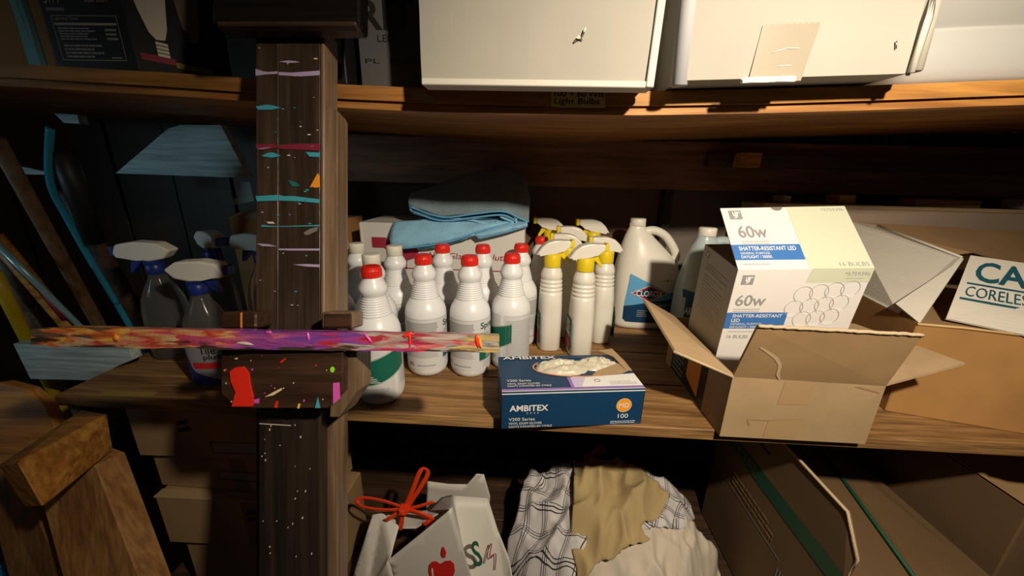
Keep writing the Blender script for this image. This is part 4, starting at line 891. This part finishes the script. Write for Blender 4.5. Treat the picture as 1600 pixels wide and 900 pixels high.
# long handles leaning at the left end
def pole(name,label,p,q,r,m,flat=1.0,cat='pole',ext=True):
    p,q=Vector(p),Vector(q)
    if ext: q=p+(q-p)*(p.z-.004)/(p.z-q.z)
    t=thing(name,label,cat,q); link('shaft',tube([p+(q-p)*i/12 for i in range(13)],r,14,True,flat),m,t); return t
pole('wooden_lath','brown wooden lath leaning at the left end of the shelves',(-0.975, 0.12, 1.404),(-1.083, 0.26, 0.987),.013,W_HAND,.5)
BLUEM=mat('blue_enamel',(.03,.28,.42),.22,coat=.5)
bt=thing('tool_handle','bright blue curved tool handle leaning behind the painted ledge','tool',(-1.0,.3,0))
P_=[Vector(p) for p in ((-0.888, 0.14, 1.424),(-0.93, 0.15, 1.353),(-0.95, 0.16, 1.307),(-0.96, 0.175, 1.261),(-0.973, 0.2, 1.175),(-0.985, 0.235, 1.051),(-0.987, 0.26, 0.939))]
dn=P_[-1]-P_[-2]; P_.append(P_[-1]+dn*((P_[-1].z-.004)/(-dn.z)))
link('shaft',tube(smoothpath(P_,8),.0062,12),BLUEM,bt)
link('black_grip',tube([(-0.912, 0.165, 1.386),(-0.926, 0.18, 1.307),(-0.946, 0.2, 1.2)],[.02,.019,.017],12),BLACK,bt)
fr_=Frame((-0.97, 0.21, 1.106),Vector((-0.972, 0.223, 1.059))-Vector((-0.97, 0.21, 1.106)),(0,-.2,1))
y1=pole('yellow_handle','yellow tool handle leaning at the far left edge',(-1.051, 0.1, 1.154),(-1.099, 0.14, 0.981),.011,mat('yellow_enamel',(.55,.38,.01),.4))
o1=pole('wooden_pole','orange brown round pole leaning left of the blue handle',(-1.115, 0.16, 1.215),(-1.081, 0.205, 0.99),.014,W_LUM)
l1_=pole('aluminium_pole','thin pale blue pole with red lettering band leaning at left',(-1.088, 0.14, 1.21),(-1.043, 0.2, 0.988),.006,mat('pale_blue_metal',(.30,.50,.56),.3,metal=.3))
rp0,rp1=Vector((-1.067, 0.174, 1.091)),Vector((-1.058, 0.188, 1.022)); link('red_band',tube([rp0,rp1],.0075,10),MAROON,l1_)
g1=pole('grey_stake','weathered grey wooden stake leaning near the yellow handle',(-1.204, 0.22, 1.178),(-1.307, 0.3, 0.896),.016,wood('grey_wood',(.20,.17,.13),(.32,.28,.22),'z'),.6)
d1=pole('dark_stake','dark brown wooden stake leaning behind the blue handle',(-1.077, 0.28, 1.299),(-1.104, 0.36, 1.003),.022,W_DARK,.6)
# ---------------------------------------------------------------- lumber at the bottom left
def beam(name,label,tl,tr,br,bl,t,m,ext=True):
    P=[Vector(x) for x in (tl,tr,br,bl)]
    if ext:
        k=lambda a,b: a+(b-a)*((a.z-.004)/(a.z-b.z))
        P[2],P[3]=k(P[1],P[2]),k(P[0],P[3]); P[2].z=P[3].z=.006
    n=(P[1]-P[0]).cross(P[3]-P[0]).normalized()
    if n.y>0: n=-n
    bm=bmesh.new(); a=[bm.verts.new(p) for p in P]; b=[bm.verts.new(p-n*t) for p in P]
    for q in b:
        if ext and q.co.z<.006: q.co.z=.006
    bm.faces.new(a); bm.faces.new(b[::-1])
    for i in range(4): bm.faces.new([a[i],b[i],b[(i+1)%4],a[(i+1)%4]])
    bmesh.ops.bevel(bm,geom=bm.edges[:],offset=.002,segments=1,affect='EDGES')
    o=link(name,bm_mesh(bm),m); return tag(o,label,'lumber')
W_LUMZ=wood('lumber_upright',(.36,.16,.045),(.52,.27,.09),'z')
beam('timber_post','orange brown timber post leaning below the cut beam at bottom left',(-0.808, -0.09, 0.927),(-0.691, -0.096, 0.891),(-0.622, -0.14, 0.67),(-0.755, -0.146, 0.666),.045,W_LUMZ)
beam('timber_post','darker timber post at the very bottom left corner',(-0.98, -0.052, 0.87),(-0.883, -0.07, 0.796),(-0.82, -0.107, 0.599),(-0.928, -0.112, 0.597),.05,wood('lumber_dark',(.20,.09,.03),(.30,.15,.05),'z'))
N=[(-0.669, -0.183, 0.98),(-0.634, -0.198, 0.923),(-0.698, -0.178, 0.895),(-0.738, -0.163, 0.951)]; Fq=[(-0.71, -0.046, 0.954),(-0.698, -0.063, 0.895),(-0.762, -0.042, 0.87),(-0.79, -0.022, 0.941)]
bm_=link('cut_beam',hexa([N[1],Fq[1],Fq[2],N[2],N[0],Fq[0],Fq[3],N[3]],.002),W_LUM); tag(bm_,'sawn timber beam end pointing at the viewer, lower left','lumber')
pl=link('plywood_offcut',prism([(-1.007, -0.021, 0.975),(-0.938, -0.015, 0.983),(-0.892, -0.016, 0.973),(-0.859, -0.023, 0.948),(-0.838, -0.033, 0.912),(-0.833, -0.041, 0.885),(-0.887, -0.057, 0.839),(-1.001, -0.063, 0.837)],CAMROT@Vector((0,0,1)),.02,.002),W_LUM); tag(pl,'rounded wooden offcut above the cut beam at the left edge','lumber')
bb=crumple(0,0,.06,.05,.10,4.4,'blue_bag',mat('blue_plastic',(.02,.25,.50),.3),0,26,mid); bb.parent=None; bb.matrix_parent_inverse=Matrix(); bb.location=(-1.096, -0.027, 0.489); bb.rotation_euler=(R(40),0,0); tag(bb,'crumpled bright blue plastic bag in the bottom left corner','bag')
# ---------------------------------------------------------------- stacked cartons below the shelf
def sbox(x0,x1,y0,y1,z0,z1,rot,label,marks):
    r=thing('cardboard_carton',label,'carton',((x0+x1)/2,(y0+y1)/2,z0),R(rot),'brown cartons stacked behind the easel'); hw,hd,h=(x1-x0)/2,(y1-y0)/2,z1-z0
    link('body',boxm(-hw,hw,-hd,hd,0,h-.0015,.002),CARD_D,r,False); link('lid_edge',boxm(-hw-.0015,hw+.0015,-hd-.0015,-hd+.02,h-.006,h-.001,.001),CARD,r,False)
    f=Frame((0,-hd,0),(1,0,0),(0,0,1))
    for m_ in marks:
        if m_[0]=='bar':
            _,a,b,w_,hh=m_; ps=[(a,b,a+w_,b+.0018),(a,b+hh,a+w_,b+hh+.0018),(a,b,a+.0018,b+hh),(a+w_-.0018,b,a+w_,b+hh+.0018)]
            rects(f,'barcode_frame',ps,BLACK,r,.0004,1,False); rg_=random.Random(int(a*999)); rects(f,'barcode',[(a+.008+i*(w_-.016)/18,b+.004,a+.008+i*(w_-.016)/18+(w_-.016)/18*rg_.uniform(.25,.8),b+hh-.003) for i in range(18)],GREY,r,.0004,1,False)
        elif m_[0]=='tape': rects(f,'brown_tape',[(m_[1],0,m_[1]+.035,h)],mat('brown_tape',(.20,.12,.055),.4),r,.0003,1,False)
        else:
            _,a,b,s_=m_; dec(f,'handling_mark',[[(a,b),(a+s_,b+.2*s_),(a+.9*s_,b+.5*s_),(a+.1*s_,b+.3*s_)],[(a,b+.5*s_),(a+.8*s_,b+.7*s_),(a+.9*s_,b+s_),(a+.2*s_,b+.9*s_)]],BLACK,r,.0005,False)
    return r
sbox(-.775,-.47,.03,.24,.800,.918,2,'topmost brown carton of the stack, right under the shelf',[('bar',.0,.012,.10,.026),('mark',-.06,.06,.03)])
sbox(-.765,-.47,.04,.25,.708,.799,-1,'second carton from the top of the stack behind the easel',[('bar',-.01,.028,.10,.022),('tape',.02)])
sbox(-.760,-.46,.02,.25,.578,.707,1,'third carton from the top with a tape strip and barcode',[('bar',.05,.018,.085,.02),('tape',.03),('mark',.035,.07,.035),('mark',.10,.095,.022)])
sbox(-.740,-.44,.03,.25,.3815,.577,-2,'lowest carton of the stack behind the easel',[('mark',.02,.12,.04),('tape',.02),('mark',.10,.14,.025)])
# ---------------------------------------------------------------- white bag with red bow
BAGM=mat('white_bag_plastic',(.66,.63,.57),.5,bump=.12,bscale=25)
BG=thing('shopping_bag','white shopping bag with red apple print, tied with a red ribbon bow','bag',(-.17,.12,.38))
def bpanel(name,pts,th=.0025,sub=3,amp=.004,seed=0):
    bm=bmesh.new(); bm.faces.new([bm.verts.new(p) for p in pts]); bmesh.ops.triangulate(bm,faces=bm.faces[:])
    for _ in range(sub): bmesh.ops.subdivide_edges(bm,edges=bm.edges[:],cuts=1,use_grid_fill=False); bmesh.ops.triangulate(bm,faces=bm.faces[:])
    for v in bm.verts: v.co+=Vector((0,-1,.4))*amp*noise.noise(v.co*14+Vector((seed,0,0)))
    o=link(name,bm_mesh(bm,True),BAGM,BG); md=o.modifiers.new('s','SOLIDIFY'); md.thickness=th; md.offset=0; return o
bpanel('back_panel',[(-0.245, 0.22, 0.581),(-0.19, 0.22, 0.577),(-0.139, 0.22, 0.579),(-0.115, 0.22, 0.614),(-0.095, 0.22, 0.613),(-0.078, 0.22, 0.545),(-.085,.22,.385),(-.26,.22,.385)],seed=1)
bpanel('side_panel',[(-0.212, 0.12, 0.597),(-0.19, 0.15, 0.604),(-0.167, 0.16, 0.603),(-0.079, 0.17, 0.591),(-0.049, 0.13, 0.534),(-0.02, 0.1, 0.488),(-0.011, 0.08, 0.459),(-.02,.07,.385),(-.10,.05,.385),(-0.103, 0.045, 0.5),(-0.121, 0.045, 0.594),(-0.141, 0.045, 0.688)],seed=2,amp=.0005)
fpn=bpanel('front_panel',[(-0.283, 0.04, 0.541),(-0.212, 0.04, 0.618),(-0.141, 0.04, 0.696),(-0.12, 0.04, 0.6),(-0.101, 0.04, 0.508),(-.10,.04,.385),(-.27,.04,.385),(-0.278, 0.04, 0.491)],seed=3,amp=.0)
bpanel('left_panel',[(-0.396, 0.08, 0.422),(-0.359, 0.1, 0.54),(-0.35, 0.12, 0.573),(-0.326, 0.12, 0.581),(-0.28, 0.1, 0.566),(-0.285, 0.06, 0.537),(-0.284, 0.04, 0.537),(-0.276, 0.035, 0.498),(-.27,.035,.385),(-.36,.06,.385)],seed=4)
bpanel('inner_fold',[(-0.284, 0.11, 0.546),(-0.24, 0.1, 0.562),(-0.178, 0.1, 0.617),(-0.214, 0.13, 0.586),(-0.272, 0.15, 0.553),(-0.333, 0.14, 0.555)],seed=5)
RIB=mat('red_ribbon',(.75,.05,.008),.45)
def rib(pts,r=.006,nm='ribbon_loop'): return link(nm,tube(smoothpath([UY_ for UY_ in pts],6),r,10,True,.35,(0,1,.3)),RIB,BG)
rib([(-0.268, 0.105, 0.612),(-0.313, 0.1, 0.612),(-0.358, 0.1, 0.616),(-0.377, 0.105, 0.624),(-0.363, 0.11, 0.633),(-0.315, 0.11, 0.627),(-0.27, 0.107, 0.615)],.0065)
rib([(-0.267, 0.107, 0.611),(-0.245, 0.11, 0.666),(-0.23, 0.115, 0.708),(-0.22, 0.12, 0.718),(-0.211, 0.118, 0.706),(-0.231, 0.112, 0.665),(-0.261, 0.108, 0.615)],.0055)
rib([(-0.264, 0.107, 0.612),(-0.236, 0.105, 0.622),(-0.199, 0.11, 0.634)],.006,'ribbon_tail'); rib([(-0.261, 0.106, 0.609),(-0.23, 0.1, 0.609),(-0.202, 0.1, 0.592),(-0.218, 0.1, 0.575)],.0095,'ribbon_tail')
rib([(-0.271, 0.106, 0.606),(-0.272, 0.1, 0.586),(-0.279, 0.1, 0.554)],.0055,'ribbon_tail'); rib([(-0.274, 0.106, 0.606),(-0.296, 0.1, 0.592),(-0.31, 0.1, 0.581)],.0065,'ribbon_tail')
link('knot',bulged(-.255,-.238,.090,.108,.652,.668,.004,6),RIB,BG).location=Vector((-0.266, 0.1, 0.617))-Vector((-.2465,.099,.660))
ap=Quad((-0.22, 0.038, 0.459),(-0.121, 0.038, 0.469),(-0.119, 0.038, 0.603),(-0.213, 0.038, 0.595))
APP=[(.50,.60),(.42,.66),(.33,.66),(.25,.58),(.24,.42),(.30,.22),(.42,.10),(.52,.12),(.62,.10),(.76,.22),(.84,.44),(.82,.60),(.74,.68),(.62,.67)]
dec(ap,'apple_print',[APP],mat('apple_red',(.62,.02,.012),.5),BG,.0035); dec(ap,'apple_leaf',[[(.56,.74),(.52,.82),(.55,.96),(.58,.98),(.64,.86),(.62,.74)]],MC['apple_red'],BG,.0035); dec(ap,'apple_glint',[[(.30,.50),(.32,.34),(.35,.28),(.345,.38),(.335,.52)]],WPRINT,BG,.0042)
sq=Quad((-0.107, 0.04, 0.507),(-0.064, 0.068, 0.481),(-0.089, 0.1, 0.543),(-0.116, 0.055, 0.585))
text(sq,"S",(.30,.25,.82,1.0),DKGREEN,BG,.0022,bold=.02); link('ribbon_print',tube(smoothpath([(-0.077, 0.088, 0.483),(-0.069, 0.1, 0.513),(-0.062, 0.1, 0.529),(-0.065, 0.09, 0.498),(-0.051, 0.095, 0.505),(-0.052, 0.085, 0.469)],5),.0012,6),MAROON,BG)
# ---------------------------------------------------------------- clothes heap
def hdome(x,y):
    k=1-((x-.235)/.30)**2-((y-.27)/.26)**2
    return .38+(.25*k**.5 if k>0 else 0)
def inpoly(x,y,P):
    c=False
    for i in range(len(P)):
        (ax,ay),(bx,by)=P[i],P[i-1]
        if (ay>y)!=(by>y) and x<(bx-ax)*(y-ay)/(by-ay)+ax: c=not c
    return c
def cloth(name,label,poly,off,m,seed,amp=.010,freq=14,step=.0045,stretch=(1,1)):
    xs=[p[0] for p in poly]; ys=[p[1] for p in poly]; idx={}; v=[]; uv=[]
    nx=int((max(xs)-min(xs))/step)+1; ny=int((max(ys)-min(ys))/step)+1; f=[]
    def vid(i,j):
        if (i,j) not in idx:
            x=min(xs)+i*step; y=min(ys)+j*step
            n1=noise.noise(Vector((x*freq*stretch[0]+seed,y*freq*stretch[1],seed))); n2=abs(noise.noise(Vector((x*freq*.8*stretch[0],y*freq*.8*stretch[1]+seed,seed*2)))); n3=noise.noise(Vector((x*45,y*45,seed)))
            n4=abs(noise.noise(Vector((x*freq*1.9*stretch[0]+seed*3,y*freq*1.3*stretch[1],seed+.5))))
            z=hdome(x,y)+off+amp*.7*n1+amp*1.3*(.3-n2**.7)+amp*.8*(.25-n4**.6)+.0012*n3
            jx=0*noise.noise(Vector((x*30,y*30,seed+5)))
            idx[(i,j)]=len(v); v.append((x+jx,y,max(z,.383))); uv.append((x+.02*n1,y*1.2+.02*n2))
        return idx[(i,j)]
    for i in range(nx):
        for j in range(ny):
            if inpoly(min(xs)+(i+.5)*step,min(ys)+(j+.5)*step,poly): f.append((vid(i,j),vid(i+1,j),vid(i+1,j+1),vid(i,j+1)))
    cnt={}
    for q in f:
        for k in q: cnt[k]=cnt.get(k,0)+1
    for k,c in cnt.items():                        # pull rim vertices onto the outline
        if c==4: continue
        best=None; px,py,pz=v[k]
        for i in range(len(poly)):
            (ax,ay),(bx,by)=poly[i-1],poly[i]; L2=(bx-ax)**2+(by-ay)**2
            if L2<1e-12: continue
            t=max(0,min(1,((px-ax)*(bx-ax)+(py-ay)*(by-ay))/L2)); qx,qy=ax+t*(bx-ax),ay+t*(by-ay); dd=(qx-px)**2+(qy-py)**2
            if best is None or dd<best[0]: best=(dd,qx,qy)
        if best[0]<(step*2)**2: v[k]=(best[1],best[2],pz)
    me=mesh(v,f,True); ul=me.uv_layers.new(name='uv')
    for lp in me.loops: ul.data[lp.index].uv=uv[lp.vertex_index]
    o=link(name,me,m); md=o.modifiers.new('s','SOLIDIFY'); md.thickness=.004; md.offset=-1
    sm=o.modifiers.new('sm','SMOOTH'); sm.iterations=2; sm.factor=.5
    return tag(o,label,'clothing')
def plaid(name,base,line,s=18,ang=25):
    m,nt,b=nodes(name); L=nt.links.new
    t=nt.nodes.new('ShaderNodeUVMap'); mp=nt.nodes.new('ShaderNodeMapping'); mp.inputs['Scale'].default_value=(s,s,1); mp.inputs['Rotation'].default_value=(0,0,R(ang)); L(t.outputs[0],mp.inputs['Vector'])
    sp=nt.nodes.new('ShaderNodeSeparateXYZ'); L(mp.outputs[0],sp.inputs[0]); tot=None
    def mth(op,a,bv):
        n=nt.nodes.new('ShaderNodeMath'); n.operation=op
        for k,x in enumerate((a,bv)):
            if isinstance(x,(int,float)): n.inputs[k].default_value=x
            else: L(x,n.inputs[k])
        return n.outputs[0]
    for ax in ('X','Y'):
        fr=mth('FRACT',sp.outputs[ax],0)
        for lo,hi in ((.06,.105),(.20,.245),(.32,.35)):
            band=mth('MULTIPLY',mth('GREATER_THAN',fr,lo),mth('LESS_THAN',fr,hi)); tot=band if tot is None else mth('MAXIMUM',tot,band)
    mx=nt.nodes.new('ShaderNodeMix'); mx.data_type='RGBA'; mx.inputs['A'].default_value=(*base,1); mx.inputs['B'].default_value=(*line,1); L(tot,mx.inputs['Factor']); L(mx.outputs['Result'],b.inputs['Base Color']); b.inputs['Roughness'].default_value=.9
    return m
PLAID=plaid('plaid_cotton',(.66,.63,.62),(.03,.028,.035),23)
KHAKI=mat('khaki_cotton',(.46,.34,.16),.9,var=.08,vscale=20); OFFW=mat('offwhite_cotton',(.64,.56,.45),.92,var=.05,vscale=20)
cloth('plaid_shirt','white shirt with black plaid lines at the left of the clothes heap',[(-0.0288, 0.1425),(-0.0284, 0.1673),(-0.0094, 0.1931),(0.005, 0.2428),(0.0266, 0.3043),(0.0642, 0.2698),(0.1163, 0.2855),(0.1578, 0.275),(0.2481, 0.2594),(0.2269, 0.145),(0.1749, 0.0625),(.10,.03),(.02,.05)],.0,PLAID,1.3,.026,17)
cloth('plaid_shirt','plaid cloth along the upper right rim of the clothes heap',[(0.2319, 0.2624),(0.2926, 0.2673),(0.3684, 0.2582),(0.4474, 0.2485),(0.4536, 0.2051),(0.3997, 0.1464),(0.2975, 0.1191),(0.2269, 0.145)],.001,PLAID,4.1,.014,16)
cloth('offwhite_shirt','crumpled off-white cotton garment at the right of the clothes heap',[(0.1541, 0.0608),(0.2197, 0.0932),(0.2467, 0.1288),(0.3516, 0.1502),(0.4079, 0.1708),(0.4497, 0.1769),(0.498, 0.1765),(0.5218, 0.1793),(.50,.05),(.28,.015),(.18,.015)],.008,OFFW,2.7,.034,17)
cloth('khaki_trousers','khaki trousers draped over the middle of the clothes heap',[(0.1451, 0.2827),(0.1996, 0.2709),(0.2565, 0.267),(0.3335, 0.2011),(0.3698, 0.1837),(0.3288, 0.1354),(0.2809, 0.1115),(0.2948, 0.0905),(0.2168, 0.0649),(0.1747, 0.0589),(.125,.022),(.135,.06),(0.1199, 0.0925)],.036,KHAKI,6.2,.032,15,stretch=(1,.8))
st=pole('wooden_stick','tan wooden stick end poking up behind the clothes heap',(0.288, 0.545, 0.446),(.235,.560,.381),.017,W_LUM,ext=False)
# ---------------------------------------------------------------- cartons with green stripes at the lower right
KC=mat('kraft_carton',(.17,.10,.045),.85,var=.08,vscale=10)  # kraft brown darkened in place of the shade at the lower right
SC=thing('striped_carton','open kraft carton with green stripe and dark lettering at lower right','carton',(.72,.2,.38))
p=[Vector(x) for x in ((0.56, -0.067, 0.826),(0.56, 0.032, 0.844))]
fz=p[0]
# left wall with upright flap, running away from the viewer
x_=.56
def XW(u,v): return Vector(UX_[(u,v)])
ya,yb=-.066,.36; zt=.828
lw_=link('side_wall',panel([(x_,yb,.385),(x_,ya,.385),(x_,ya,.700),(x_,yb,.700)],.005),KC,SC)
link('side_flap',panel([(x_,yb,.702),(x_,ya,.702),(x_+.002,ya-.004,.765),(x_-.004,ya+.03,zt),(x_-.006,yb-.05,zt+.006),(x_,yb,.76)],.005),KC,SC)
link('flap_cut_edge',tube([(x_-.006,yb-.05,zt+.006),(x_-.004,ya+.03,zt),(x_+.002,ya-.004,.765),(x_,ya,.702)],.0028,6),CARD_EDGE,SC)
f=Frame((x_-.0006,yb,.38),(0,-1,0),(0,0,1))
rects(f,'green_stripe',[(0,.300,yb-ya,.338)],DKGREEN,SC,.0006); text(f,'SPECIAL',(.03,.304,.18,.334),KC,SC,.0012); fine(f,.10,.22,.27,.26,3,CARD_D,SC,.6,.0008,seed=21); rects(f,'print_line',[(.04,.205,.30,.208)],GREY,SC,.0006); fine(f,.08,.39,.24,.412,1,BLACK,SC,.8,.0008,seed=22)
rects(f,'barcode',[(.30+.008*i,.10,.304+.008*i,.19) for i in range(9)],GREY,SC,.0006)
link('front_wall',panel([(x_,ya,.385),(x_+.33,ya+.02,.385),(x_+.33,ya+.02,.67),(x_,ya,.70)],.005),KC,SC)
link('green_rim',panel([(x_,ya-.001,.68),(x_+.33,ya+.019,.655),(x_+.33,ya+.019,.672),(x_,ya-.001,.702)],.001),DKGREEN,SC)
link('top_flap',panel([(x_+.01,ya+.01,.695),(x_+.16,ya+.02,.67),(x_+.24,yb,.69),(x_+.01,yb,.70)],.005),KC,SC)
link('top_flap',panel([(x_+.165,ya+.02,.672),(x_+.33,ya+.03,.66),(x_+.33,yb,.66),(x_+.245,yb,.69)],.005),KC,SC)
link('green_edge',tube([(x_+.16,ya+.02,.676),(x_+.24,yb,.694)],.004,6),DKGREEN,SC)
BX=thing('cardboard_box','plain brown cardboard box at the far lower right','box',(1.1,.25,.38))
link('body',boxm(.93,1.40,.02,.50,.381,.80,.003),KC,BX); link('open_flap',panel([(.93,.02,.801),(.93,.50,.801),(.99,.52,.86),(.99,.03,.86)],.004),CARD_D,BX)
